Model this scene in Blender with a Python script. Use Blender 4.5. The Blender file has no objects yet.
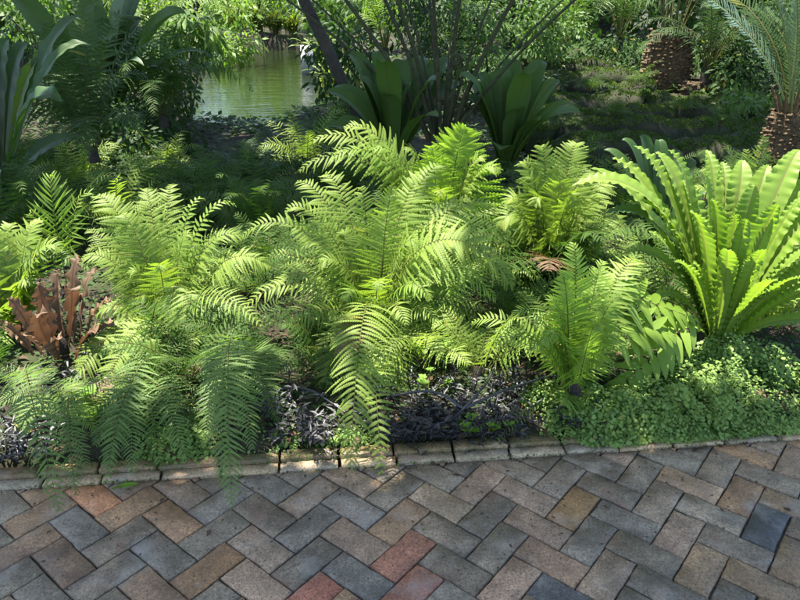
import bpy, math, random
import numpy as np
from math import radians as R
rng = np.random.default_rng(7)
random.seed(7)
sc = bpy.context.scene
col = sc.collection

# ------------------------------------------------------------------ camera model
FPX, PITCH, CAMH = 680.27, 0.430655, 1.669
def ray(px, py):
    F = np.array([0, math.cos(PITCH), -math.sin(PITCH)]); U = np.array([0, math.sin(PITCH), math.cos(PITCH)])
    return F*FPX + np.array([px-400., 0, 0]) - U*(py-300.)
CAM = np.array([0, 0, CAMH])
def G(px, py, z=0.1):                      # point at height z seen at a photo pixel
    d = ray(px, py); return CAM + d*(z-CAMH)/d[2]
def P(px, py, Y):                          # point at distance Y seen at a photo pixel
    d = ray(px, py); return CAM + d*Y/d[1]
cam = bpy.data.cameras.new('camera'); cam.sensor_width = 36; cam.lens = FPX/800*36; cam.clip_end = 400; cam.clip_start = .05
co = bpy.data.objects.new('camera', cam); col.objects.link(co)
co.location = CAM; co.rotation_euler = (math.pi/2-PITCH, 0, 0); sc.camera = co

SUN = np.array([-0.26, 0.14, 0.95]); SUN /= np.linalg.norm(SUN)
KA, KB = 2.116, 0.0993                     # kerb front edge: y = KA + KB x
def kerb(x): return KA + KB*x

# ------------------------------------------------------------------ tree of objects
def tag(o, label=None, cat=None, group=None, kind=None):
    if label: o['label'] = label
    if cat: o['category'] = cat
    if group: o['group'] = group
    if kind: o['kind'] = kind
    return o
def empty(name, loc, label=None, cat=None, group=None):
    o = bpy.data.objects.new(name, None); col.objects.link(o); o.location = loc; o.empty_display_size = .05
    return tag(o, label, cat, group)

class MB:
    def __init__(s): s.v = []; s.f = []; s.n = 0; s.var = []; s.rib = []; s.c = []
    def add(s, v, f, var=0.5, rib=0., c=None):
        v = np.asarray(v, float); f = np.asarray(f, int)
        if f.shape[1] == 3: f = np.c_[f, -np.ones(len(f), int)-s.n]
        s.v.append(v); s.f.append(f + s.n); s.n += len(v)
        s.var.append(np.broadcast_to(np.asarray(var, float), (len(v),)))
        s.rib.append(np.broadcast_to(np.asarray(rib, float), (len(v),)))
        s.c.append(np.broadcast_to(np.asarray((1, 1, 1) if c is None else c, float), (len(v), 3)))
        return s
    def box(s, c, size, rot=0, **k):
        x, y, z = np.array(size)/2.
        v = np.array([[-x,-y,-z],[x,-y,-z],[x,y,-z],[-x,y,-z],[-x,-y,z],[x,-y,z],[x,y,z],[-x,y,z]])
        cr, sr = math.cos(rot), math.sin(rot)
        v = v @ np.array([[cr,sr,0],[-sr,cr,0],[0,0,1]]) + np.array(c)
        return s.add(v, [[0,3,2,1],[4,5,6,7],[0,1,5,4],[1,2,6,5],[2,3,7,6],[3,0,4,7]], **k)
    def tube(s, pts, rad, n=6, **k):
        pts = np.asarray(pts, float); m = len(pts); rad = np.broadcast_to(np.asarray(rad, float), (m,))
        T = np.gradient(pts, axis=0); T /= np.linalg.norm(T, axis=1)[:, None]+1e-9
        ref = np.array([0.31, 0.22, 0.92]) if abs(T[:, 2]).mean() < .8 else np.array([1., .2, .1])
        A = np.cross(T, ref); A /= np.linalg.norm(A, axis=1)[:, None]; B = np.cross(T, A)
        a = np.arange(n)*2*math.pi/n
        v = pts[:, None] + rad[:, None, None]*(np.cos(a)[None, :, None]*A[:, None] + np.sin(a)[None, :, None]*B[:, None])
        i, j = np.meshgrid(np.arange(m-1), np.arange(n), indexing='ij'); i = i.ravel(); j = j.ravel(); j2 = (j+1) % n
        return s.add(v.reshape(-1, 3), np.c_[i*n+j, i*n+j2, (i+1)*n+j2, (i+1)*n+j], **k)
    def build(s, name, mat, parent=None, smooth=False, origin=None):
        v = np.concatenate(s.v); f = np.concatenate(s.f)
        org = np.array(parent.location if parent is not None and origin is None else (origin if origin is not None else (0, 0, 0)), float)
        if parent is not None and parent.type != 'EMPTY' and origin is None: org = np.array(parent.get('_org', (0, 0, 0)))
        v = v - org
        me = bpy.data.meshes.new(name)
        tri = f[:, 3] < 0
        tot = np.where(tri, 3, 4); start = np.concatenate([[0], np.cumsum(tot)[:-1]])
        loops = f.ravel()[(f.ravel() >= 0)]
        me.vertices.add(len(v)); me.vertices.foreach_set('co', v.astype(np.float32).ravel())
        me.loops.add(len(loops)); me.loops.foreach_set('vertex_index', loops.astype(np.int32))
        me.polygons.add(len(f)); me.polygons.foreach_set('loop_start', start.astype(np.int32)); me.polygons.foreach_set('loop_total', tot.astype(np.int32))
        if smooth: me.polygons.foreach_set('use_smooth', np.ones(len(f), bool))
        me.update(calc_edges=True)
        for nm, arr in (('var', s.var), ('rib', s.rib)):
            at = me.attributes.new(nm, 'FLOAT', 'POINT'); at.data.foreach_set('value', np.concatenate(arr).astype(np.float32))
        cc = np.concatenate(s.c); at = me.attributes.new('tone', 'FLOAT_COLOR', 'POINT')
        at.data.foreach_set('color', np.c_[cc, np.ones(len(cc))].astype(np.float32).ravel())
        me.materials.append(mat)
        o = bpy.data.objects.new(name, me); col.objects.link(o)
        if parent is not None: o.parent = parent
        else: o.location = org
        return o

# ------------------------------------------------------------------ materials
class NT:
    def __init__(s, name):
        s.m = bpy.data.materials.new(name); s.m.use_nodes = True; s.t = s.m.node_tree; s.t.nodes.clear()
        s.out = s.n('ShaderNodeOutputMaterial')
    def n(s, typ, **k):
        nd = s.t.nodes.new(typ)
        for a, b in k.items(): setattr(nd, a, b)
        return nd
    def l(s, a, b): s.t.links.new(a, b)
    def attr(s, nm): return s.n('ShaderNodeAttribute', attribute_name=nm)
    def noise(s, scale, detail=4, rough=.6, coord='Object', dist=0):
        tc = s.n('ShaderNodeTexCoord'); nz = s.n('ShaderNodeTexNoise'); s.l(tc.outputs[coord], nz.inputs['Vector'])
        nz.inputs['Scale'].default_value = scale; nz.inputs['Detail'].default_value = detail; nz.inputs['Roughness'].default_value = rough; nz.inputs['Distortion'].default_value = dist
        return nz.outputs['Fac']
    def ramp(s, fac, stops):
        r = s.n('ShaderNodeValToRGB'); s.l(fac, r.inputs[0]); e = r.color_ramp.elements
        while len(e) < len(stops): e.new(.5)
        for el, (p, c) in zip(e, stops): el.position = p; el.color = (*c, 1) if not np.isscalar(c) else (c, c, c, 1)
        return r.outputs[0]
    def mix(s, fac, a, b, mode='MIX'):
        m = s.n('ShaderNodeMix', data_type='RGBA', blend_type=mode)
        for sock, val in ((m.inputs[0], fac), (m.inputs[6], a), (m.inputs[7], b)):
            if isinstance(val, (int, float)): sock.default_value = val
            elif isinstance(val, tuple): sock.default_value = (*val, 1)
            else: s.l(val, sock)
        return m.outputs[2]
    def math(s, op, a, b=0.):
        m = s.n('ShaderNodeMath', operation=op)
        for i, val in enumerate((a, b)):
            if isinstance(val, (int, float)): m.inputs[i].default_value = val
            else: s.l(val, m.inputs[i])
        return m.outputs[0]
    def bsdf(s, color, rough=.5, spec=.5, bump=None, bstr=.3, bdist=.01):
        b = s.n('ShaderNodeBsdfPrincipled')
        for sock, val in ((b.inputs['Base Color'], color), (b.inputs['Roughness'], rough)):
            if isinstance(val, tuple): sock.default_value = (*val, 1)
            elif isinstance(val, (int, float)): sock.default_value = val
            else: s.l(val, sock)
        b.inputs['Specular IOR Level'].default_value = spec
        if bump is not None:
            bp = s.n('ShaderNodeBump'); bp.inputs['Strength'].default_value = bstr; bp.inputs['Distance'].default_value = bdist
            s.l(bump, bp.inputs['Height']); s.l(bp.outputs[0], b.inputs['Normal'])
        s.b = b
        return b
    def done(s, sh=None): s.l((sh or s.b).outputs[0], s.out.inputs[0]); return s.m

def leaf_mat(name, a, b, rib=(.10, .09, .03), tr=.38, rough=.55, spec=.22, trc=None, nscale=9., spots=None):
    t = NT(name)
    va = t.attr('var').outputs['Fac']; ri = t.attr('rib').outputs['Fac']
    oi = t.n('ShaderNodeObjectInfo').outputs['Random']
    nz = t.noise(nscale, 3)
    f = t.math('ADD', t.math('MULTIPLY', va, .55), t.math('ADD', t.math('MULTIPLY', oi, .35), t.math('MULTIPLY', t.math('SUBTRACT', nz, .5), .7)))
    c = t.mix(f, a, b)
    if spots:
        s2 = t.ramp(t.noise(38, 3), [(.66, 0.), (.74, 1.)]); c = t.mix(t.math('MULTIPLY', s2, .7), c, spots)
    c = t.mix(t.math('MULTIPLY', t.math('GREATER_THAN', va, 1.06), .7), c, (.20, .185, .035))
    c2 = t.mix(ri, c, rib)
    bs = t.bsdf(c2, rough, spec)
    tl = t.n('ShaderNodeBsdfTranslucent')
    tc = t.mix(1., c2, trc or (1.7, 1.9, .7), 'MULTIPLY'); t.l(tc, tl.inputs[0])
    mx = t.n('ShaderNodeMixShader'); mx.inputs[0].default_value = tr
    t.l(bs.outputs[0], mx.inputs[1]); t.l(tl.outputs[0], mx.inputs[2])
    return t.done(mx)

M = {}
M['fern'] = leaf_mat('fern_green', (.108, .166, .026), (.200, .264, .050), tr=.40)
M['fern_bright'] = leaf_mat('fern_yellow_green', (.120, .195, .028), (.190, .270, .048), tr=.45)
M['fern_front'] = leaf_mat('fern_cool_green', (.072, .125, .030), (.130, .190, .048), tr=.38)
M['fern_shade'] = leaf_mat('fern_shade_green', (.028, .060, .011), (.060, .108, .021), tr=.34, spec=.1)  # fern green darkened to put the shade of hollows and background into the colour
M['fern_blue'] = leaf_mat('fern_blue_green', (.026, .054, .016), (.054, .095, .026), tr=.25, rough=.55, spec=.12)  # blue green fern, lowered further so the colour carries deep shade
M['strap_bright'] = leaf_mat('crimped_strap_green', (.112, .190, .020), (.185, .265, .048), rib=(.15, .14, .05), tr=.42, rough=.5, spec=.28, nscale=9, spots=(.13, .085, .025))
M['strap_shade'] = leaf_mat('strap_shade_green', (.022, .055, .011), (.045, .088, .018), rib=(.05, .06, .02), tr=.28, rough=.5, spec=.25, nscale=4)  # strap green darkened so rear and edge leaves look shaded
M['strap_mid'] = leaf_mat('strap_mid_green', (.034, .070, .013), (.062, .108, .021), rib=(.06, .07, .02), tr=.26, rough=.5, spec=.25, nscale=4)
M['strap_blue'] = leaf_mat('strap_grey_green', (.034, .066, .025), (.066, .112, .040), rib=(.09, .11, .05), tr=.28, rough=.5, spec=.3, nscale=4)
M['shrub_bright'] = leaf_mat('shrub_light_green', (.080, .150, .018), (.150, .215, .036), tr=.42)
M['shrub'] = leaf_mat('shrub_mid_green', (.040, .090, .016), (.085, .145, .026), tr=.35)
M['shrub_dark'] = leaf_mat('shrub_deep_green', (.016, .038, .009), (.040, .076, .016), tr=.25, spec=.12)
M['cycad'] = leaf_mat('cycad_blue_green', (.085, .140, .075), (.145, .205, .120), rib=(.22, .24, .08), tr=.22, rough=.35, spec=.6)
M['maiden'] = leaf_mat('maidenhair_green', (.115, .185, .042), (.215, .290, .080), tr=.32, nscale=7)
M['lime'] = leaf_mat('lime_seedling_green', (.110, .220, .020), (.170, .280, .035), tr=.45)
M['purple'] = leaf_mat('black_purple_leaf', (.012, .012, .013), (.050, .049, .049), rib=(.03, .02, .03), tr=.06, rough=.48, spec=.35, trc=(1.5, .8, 1.2))
M['deadleaf'] = leaf_mat('dry_brown_leaf', (.052, .030, .017), (.215, .135, .078), rib=(.05, .025, .015), tr=.2, rough=.6, spec=.2, trc=(1.5, 1.1, .8), nscale=14)
M['litter'] = leaf_mat('leaf_litter', (.035, .020, .011), (.110, .070, .038), tr=.05, rough=.75, spec=.15, trc=(1.3, 1., .7))
M['moss'] = leaf_mat('moss_tuft', (.028, .056, .008), (.090, .138, .020), tr=.15, rough=.8, spec=.1)
M['canopy'] = leaf_mat('canopy_leaf', (.020, .050, .012), (.050, .100, .022), tr=.2)

def bark_mat(name, a, b, scale=14, moss=None, rough=.85):
    t = NT(name); nz = t.noise(scale, 6, .65, dist=.4)
    c = t.ramp(nz, [(.3, a), (.7, b)])
    if moss: c = t.mix(t.ramp(t.noise(scale*.35, 4), [(.45, 0.), (.62, 1.)]), c, moss)
    va = t.attr('var').outputs['Fac']; c = t.mix(t.math('MULTIPLY', va, .55), c, b)
    t.bsdf(c, rough, .25, nz, .9, .03); return t.done()
M['bark'] = bark_mat('grey_brown_bark', (.012, .010, .008), (.050, .042, .031))
M['stipe'] = bark_mat('dark_stipe', (.012, .013, .007), (.050, .052, .020), 20)
M['cycad_trunk'] = bark_mat('cycad_leaf_bases', (.020, .013, .008), (.135, .090, .045), 22)
M['rock'] = bark_mat('weathered_rock', (.085, .078, .068), (.26, .24, .21), 12, moss=(.105, .115, .018))
M['rock_grey'] = bark_mat('pale_grey_rock', (.20, .20, .20), (.48, .48, .47), 16)
M['rock_moss'] = bark_mat('moss_covered_rock', (.010, .009, .005), (.030, .030, .012), 7, moss=(.020, .034, .007))
M['slab'] = bark_mat('dark_wet_stone', (.02, .022, .022), (.07, .075, .075), 9)
t = NT('black_hose'); t.bsdf((.018, .019, .022), .38, .5); M['hose'] = t.done()
t = NT('white_painted_wall'); t.bsdf(t.ramp(t.noise(3, 3), [(.3, (.66, .67, .66)), (.7, (.8, .8, .79))]), .7); M['white'] = t.done()
t = NT('teal_plastic'); t.bsdf((.03, .30, .30), .45); M['teal'] = t.done()

# soil / terrain
t = NT('dark_soil'); nz = t.noise(18, 8, .7)
c = t.ramp(nz, [(.3, (.010, .008, .005)), (.7, (.040, .030, .019))])
c = t.mix(t.ramp(t.noise(2.3, 5), [(.45, 0.), (.65, 1.)]), c, (.030, .042, .012))
t.bsdf(c, .9, .2, nz, .9, .03); M['soil'] = t.done()
# pond
t = NT('pond_water'); tc = t.n('ShaderNodeTexCoord'); mp = t.n('ShaderNodeMapping'); t.l(tc.outputs['Object'], mp.inputs[0]); mp.inputs['Scale'].default_value = (1.0, 3.4, 1)
n1 = t.n('ShaderNodeTexNoise'); t.l(mp.outputs[0], n1.inputs['Vector']); n1.inputs['Scale'].default_value = 1.6; n1.inputs['Detail'].default_value = 4; n1.inputs['Roughness'].default_value = .55
t.bsdf((.008, .013, .004), .04, .5, n1.outputs['Fac'], .13, .12); t.b.inputs['IOR'].default_value = 1.33; M['water'] = t.done()
# pavers
def paver_mat(name, mossy=.0, wet=.5):
    t = NT(name); tone = t.attr('tone').outputs['Color']; va = t.attr('var').outputs['Fac']
    fine = t.noise(95, 6, .75); mid = t.noise(13, 5, .65); big = t.noise(3.1, 4, .6)
    c = t.mix(1., tone, t.ramp(fine, [(.27, .30), (.42, .78), (.55, 1.05), (.76, 1.9)]), 'MULTIPLY')
    c = t.mix(1., c, t.ramp(mid, [(.28, .62), (.7, 1.22)]), 'MULTIPLY')
    pit = t.ramp(t.noise(210, 2, .6), [(.36, 1.), (.43, 0.)])
    c = t.mix(t.math('MULTIPLY', pit, .75), c, (.025, .023, .020))
    damp = t.ramp(big, [(.46, 0.), (.56, 1.)])
    c = t.mix(t.math('MULTIPLY', damp, wet), c, t.mix(1., c, (.50, .49, .47), 'MULTIPLY'))
    st = t.ramp(t.noise(7.3, 4, .55), [(.60, 0.), (.68, 1.)]); c = t.mix(t.math('MULTIPLY', st, .55), c, (.16, .088, .055))
    lt = t.ramp(t.noise(5.1, 5, .6), [(.55, 0.), (.70, 1.)]); c = t.mix(t.math('MULTIPLY', lt, .40), c, (.34, .30, .25))
    mo = t.ramp(t.noise(2.2, 6, .7), [(.56, 0.), (.70, 1.)]); c = t.mix(t.math('MULTIPLY', mo, .35), c, (.075, .072, .040))
    if mossy: c = t.mix(t.math('MULTIPLY', t.ramp(t.noise(9, 5, .7), [(.42, 0.), (.60, 1.)]), mossy), c, (.060, .062, .020))
    ro = t.ramp(damp, [(0., .82), (1., .50)])
    hb = t.math('ADD', t.math('MULTIPLY', fine, .6), t.math('MULTIPLY', pit, -.5))
    t.bsdf(c, ro, .4, hb, .55, .004); return t.done()
M['paver'] = paver_mat('worn_clay_paver', 0, .75); M['kerb'] = paver_mat('worn_kerb_brick', .25, .3); M['kerb_moss'] = paver_mat('mossy_kerb_brick', .65, .3)

# ------------------------------------------------------------------ terrain
def sstep(a, b, x):
    t = np.clip((x-a)/(b-a), 0, 1); return t*t*(3-2*t)
PL = np.array([[-3.0, 9.0], [-3.3, 10.5], [-4.3, 14.0], [-4.6, 17], [-5.45, 22.9]])      # left bank  x at y
PR = np.array([[-1.9, 9.0], [-1.35, 10.5], [-1.35, 13.5], [-2.0, 18], [-2.75, 22.9]])    # right bank
def pond_d(x, y):                                                                        # >0 inside
    xl = np.interp(y, PL[:, 1], PL[:, 0]); xr = np.interp(y, PR[:, 1], PR[:, 0])
    return np.minimum(np.minimum(x-xl, xr-x), np.minimum(y-9.3, 23.2-y))
def height(x, y):
    x = np.asarray(x, float); y = np.asarray(y, float)
    z = .034 + .048*sstep(0., .3, y-kerb(x)-.11) + .03*np.sin(x*2.1+y*1.3)*np.sin(y*1.7-x) * sstep(2.4, 3.2, y)
    z = z + .45*sstep(1.0, 4.0, x)*sstep(6.0, 9.5, y) + .25*sstep(-2.0, -5, x)*sstep(5, 9, y)
    z = z - .75*sstep(-.35, .45, pond_d(x, y))
    beh = y < KA + KB*x + .10
    return np.where(beh, -.05, z)
xs = np.concatenate([np.linspace(-90, -9, 14), np.arange(-8, 8.01, .11), np.linspace(9, 90, 14)])
ys = np.concatenate([np.linspace(-40, -4, 8), np.arange(-3, 26, .11), np.linspace(27, 180, 20)])
X, Y = np.meshgrid(xs, ys); Z = height(X, Y)
Z = Z + np.where(Z > 0, rng.normal(0, .008, Z.shape), 0)
nx, ny = len(xs), len(ys); i, j = np.meshgrid(np.arange(ny-1), np.arange(nx-1), indexing='ij'); a = (i*nx+j).ravel()
o = MB().add(np.c_[X.ravel(), Y.ravel(), Z.ravel()], np.c_[a, a+1, a+nx+1, a+nx]).build('ground', M['soil'], smooth=True); tag(o, 'dark planting soil under the ferns', 'ground', kind='structure')
o = MB().add([[-7.5, 8.6, -.13], [1, 8.6, -.13], [1, 24, -.13], [-7.5, 24, -.13]], [[0, 1, 2, 3]]).build('pond_water', M['water']); tag(o, 'dark rippled garden pond reflecting the greenery', 'pond', kind='structure')

# ------------------------------------------------------------------ pavement
UN = .11; PHI = .886757; OX, OY = -.71865, 1.54945
A_ = np.array([math.cos(PHI), math.sin(PHI)]); B_ = np.array([math.sin(PHI), -math.cos(PHI)])
GREYS = [(.185,.168,.150),(.168,.152,.138),(.205,.182,.162),(.155,.143,.132),(.190,.165,.145),(.170,.162,.160),(.220,.200,.182),(.160,.140,.122)]
TAN = (.230,.150,.092); TAN2 = (.245,.170,.115); PINK = (.300,.225,.190); RED = (.245,.125,.095); ORANGE = (.380,.200,.120); SLATE = (.062,.070,.088); CREAM = (.300,.250,.205); BLUE = (.105,.112,.135)
SPEC = {('A',0,0):TAN, ('A',4,4):RED, ('A',3,5):(.310,.150,.115), ('A',1,3):(.250,.110,.085), ('B',7,3):CREAM, ('A',9,7):(.215,.145,.080), ('B',7,7):(.255,.185,.150), ('A',5,7):PINK,
        ('B',6,8):BLUE, ('A',13,11):(.215,.150,.105), ('B',13,9):(.300,.235,.190), ('A',12,12):SLATE, ('B',0,-6):ORANGE, ('B',-1,-7):ORANGE, ('A',0,-4):TAN2, ('B',1,-3):(.290,.195,.135),
        ('A',4,0):(.225,.180,.150), ('B',3,3):(.150,.150,.158), ('B',5,1):(.175,.168,.170), ('B',4,2):(.225,.175,.150), ('A',-2,-4):(.230,.180,.150), ('B',16,10):TAN2, ('A',11,9):(.215,.185,.165), ('A',14,14):PINK,
        ('B',12,12):PINK, ('B',15,13):(.275,.200,.145), ('B',11,13):(.250,.190,.160), ('B',9,1):(.24,.19,.165), ('A',10,6):(.20,.18,.165), ('B',14,8):(.2,.19,.175), ('A',8,8):(.17,.16,.155)}
pv = MB(); pr = np.random.default_rng(3)
def clipk(poly):                                             # clip a paver against the kerb's front edge
    out = []; lim = lambda p: KA + KB*p[0] - .004 - p[1]
    for k in range(len(poly)):
        p, q = poly[k], poly[(k+1) % len(poly)]; a, b = lim(p), lim(q)
        if a >= 0: out.append(p)
        if a*b < 0: out.append(p+(q-p)*a/(a-b))
    return out
def paver(kind, a, b):
    la, lb = (2, 1) if kind == 'A' else (1, 2)
    g = .021
    cs = [(a+g, b+g), (a+la-g, b+g), (a+la-g, b+lb-g), (a+g, b+lb-g)]
    pts = [np.array([OX, OY]) + UN*(u*A_+v*B_) + pr.normal(0, .0014, 2) for u, v in cs]
    c = np.mean(pts, 0)
    if c[0] < -3.4 or c[0] > 3.4 or c[1] < -.6: return
    poly = clipk(pts)
    if len(poly) < 3: return
    poly = np.array(poly)[::-1] if np.cross(poly[1]-poly[0], poly[2]-poly[1]) < 0 else np.array(poly)
    # fine outline with worn edges
    fine = []
    for k in range(len(poly)):
        p, q = poly[k], poly[(k+1) % len(poly)]; L = np.linalg.norm(q-p); m = max(1, int(L/.022))
        for s in range(m): fine.append(p+(q-p)*s/m + (pr.normal(0, .0009, 2) if s else 0))
    fine = np.array(fine); ctr = fine.mean(0); n = len(fine)
    ins = ctr + (fine-ctr)*(1-.0055/np.maximum(np.linalg.norm(fine-ctr, axis=1), .03))[:, None]
    ang = np.linalg.norm(fine-ctr, axis=1)
    tone = SPEC.get((kind, a, b)) or GREYS[pr.integers(len(GREYS))]
    if (kind, a, b) not in SPEC and pr.random() < .30: tone = [(.225,.160,.112), (.255,.200,.170), (.235,.19,.165), (.200,.145,.110), (.240,.185,.135)][pr.integers(5)]
    tone = np.array(tone)*pr.uniform(.9, 1.1)*np.array([1.30, 1.07, .74])
    zt = pr.normal(0, .0016); tilt = pr.normal(0, .009, 2)
    zf = lambda q, z: z + zt + (q-ctr) @ tilt
    v = np.concatenate([np.c_[fine, np.full(n, -.03)], np.c_[fine, zf(fine, -.0045)], np.c_[ins, zf(ins, 0)+pr.normal(0, .0005, n)], [[*ctr, zt]]])
    k = np.arange(n); k2 = (k+1) % n
    pv.add(v, np.concatenate([np.c_[k, k2, n+k2, n+k], np.c_[n+k, n+k2, 2*n+k2, 2*n+k]]), var=pr.random(), c=tone)
    pv.f.append(np.c_[2*n+k, 2*n+k2, np.full(n, 3*n), -np.ones(n, int)*10**7] + (pv.n-len(v)))
for i in range(-40, 41):
    for j in range(-30, 31):
        paver('A', i+2*j, -i+2*j); paver('B', 2+i+2*j, -i+2*j)
o = pv.build('pavement', M['paver']); tag(o, 'worn grey and tan clay pavers laid in herringbone', 'pavement', kind='structure')
t = NT('joint_grit'); nz = t.noise(60, 5); c = t.ramp(nz, [(.35, (.026, .023, .018)), (.75, (.085, .074, .058))])
c = t.mix(t.ramp(t.noise(4, 4), [(.52, 0.), (.68, 1.)]), c, (.035, .045, .012)); t.bsdf(c, .9, .2, nz, .6, .006); M['grit'] = t.done()
kx = 4.2
o = MB().add([[-kx, -.9, -.011], [kx, -.9, -.011], [kx, kerb(kx)+.02, -.011], [-kx, kerb(-kx)+.02, -.011]], [[0, 1, 2, 3]]).build('paving_joint', M['grit']); tag(o, 'dark gritty sand in the joints of the brick paving', 'sand', kind='structure')
# kerb: a flat course in front, a raised mossy course behind it
kd = np.array([1, KB]); kd /= np.linalg.norm(kd); kn = np.array([-kd[1], kd[0]]); krot = math.atan2(KB, 1)
def brick(mb, s, L, off, dep, z0, z1, tone):
    c2 = np.array([0, KA]) + kd*(s+L/2) + kn*(off+dep/2) + pr.normal(0, .0015, 2)
    n = 14; us = np.linspace(-L/2+.003, L/2-.003, n); rows = []
    prof = [(-dep/2, z0), (-dep/2, z1-.004), (-dep/2+.004, z1), (dep/2-.003, z1), (dep/2, z1-.004)]
    tl = pr.normal(0, .006); yaw = pr.normal(0, .008)
    for u in us:
        e = 0.004 if u in (us[0], us[-1]) else 0
        for w, z in prof:
            p = c2 + kd*u + kn*(w+yaw*u + pr.normal(0, .0013)); rows.append([*p, z + tl*u + pr.normal(0, .0012) - (e if z > z0 else 0)])
    m = len(prof); f = [[i*m+j, (i+1)*m+j, (i+1)*m+j+1, i*m+j+1] for i in range(n-1) for j in range(m-1)]
    f.append([0, 1, 2, 3]); f.append([(n-1)*m+3, (n-1)*m+2, (n-1)*m+1, (n-1)*m]); 
    mb.add(rows, f, c=tone)
kb1, kb2 = MB(), MB(); s = -3.6
KT = [(.30,.245,.185),(.27,.235,.19),(.32,.27,.20),(.235,.215,.185),(.29,.235,.165)]
while s < 3.6:
    L = pr.uniform(.205, .232); brick(kb1, s, L, 0, .046, -.03, .010, np.array(KT[pr.integers(5)])*pr.uniform(.95, 1.15)*np.array([1.42, 1.2, .90])); s += L+.005
s = -3.55
while s < 3.6:
    L = pr.uniform(.20, .235); brick(kb2, s, L, .049, .052, -.03, .026, np.array([(.22,.135,.060),(.17,.11,.05),(.26,.16,.075),(.14,.105,.06)][pr.integers(4)])); s += L+.006
o = kb1.build('kerb', M['kerb']); tag(o, 'pale flat brick edging along the paving', 'kerb', kind='structure')
o = kb2.build('kerb_wall', M['kerb_moss']); tag(o, 'raised mossy brown brick edging of the planting bed', 'kerb', kind='structure')

# ------------------------------------------------------------------ leaf geometry
def bez(b, p1, p2, t_, n=40):
    t = np.linspace(0, 1, n)[:, None]
    return (1-t)**3*b + 3*t*(1-t)**2*p1 + 3*t*t*(1-t)*p2 + t**3*t_
def tmpl_lobed(n=11, core=.0, tip=.28, slant=.03):
    v, f = [], []
    for sd in (1, -1):
        for k in range(n):
            x0, x1 = k/n, (k+1)/n
            def w(x): return .5*min(1, .55+2.2*x)*max(0, 1-x)**.55
            i = len(v)
            v += [(x0, 0, 0), (x1, 0, 0), (x1-.1/n+slant, sd*w(x1-.2/n)*.96, -.05), (x0+tip/n+slant, sd*w(x0), -.05)]
            f.append([i, i+1, i+2, i+3] if sd > 0 else [i, i+3, i+2, i+1])
    return np.array(v), np.array(f)
def tmpl_simple(n=5, shape=.7, fold=.14, wav=0.):
    xs = np.linspace(0, 1, n+1); v = []
    for k, x in enumerate(xs):
        w = .5*min(1, .35+3.5*x)*(max(0, 1-x))**shape*1.1
        z = fold*w + (wav*(-1)**k if 0 < k < n else 0)
        v += [(x, w, z), (x, 0, 0), (x, -w, z)]
    f = []
    for k in range(n):
        a = 3*k; f += [[a, a+1, a+4, a+3], [a+1, a+2, a+5, a+4]]
    return np.array(v), np.array(f)
T_LOBE = tmpl_lobed(11); T_LOBE_F = tmpl_lobed(15, tip=.45); T_LOBE_L = tmpl_lobed(6); T_SIMPLE = tmpl_simple(5); T_THIN = tmpl_simple(3, .5, .3); T_BROAD = tmpl_simple(4, .45, .1)

def frame(pts, head, face):
    T = np.gradient(pts, axis=0); T /= np.linalg.norm(T, axis=1)[:, None]
    S = np.array([head[1], -head[0], 0.]); S /= np.linalg.norm(S)+1e-9
    S = np.broadcast_to(S, T.shape); N = np.cross(S, T); N = N + face*np.array([0, -.85, .35]) + .0
    N = N - (N*T).sum(1)[:, None]*T; N /= np.linalg.norm(N, axis=1)[:, None]
    S = np.cross(T, N)
    return T, S, N

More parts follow.
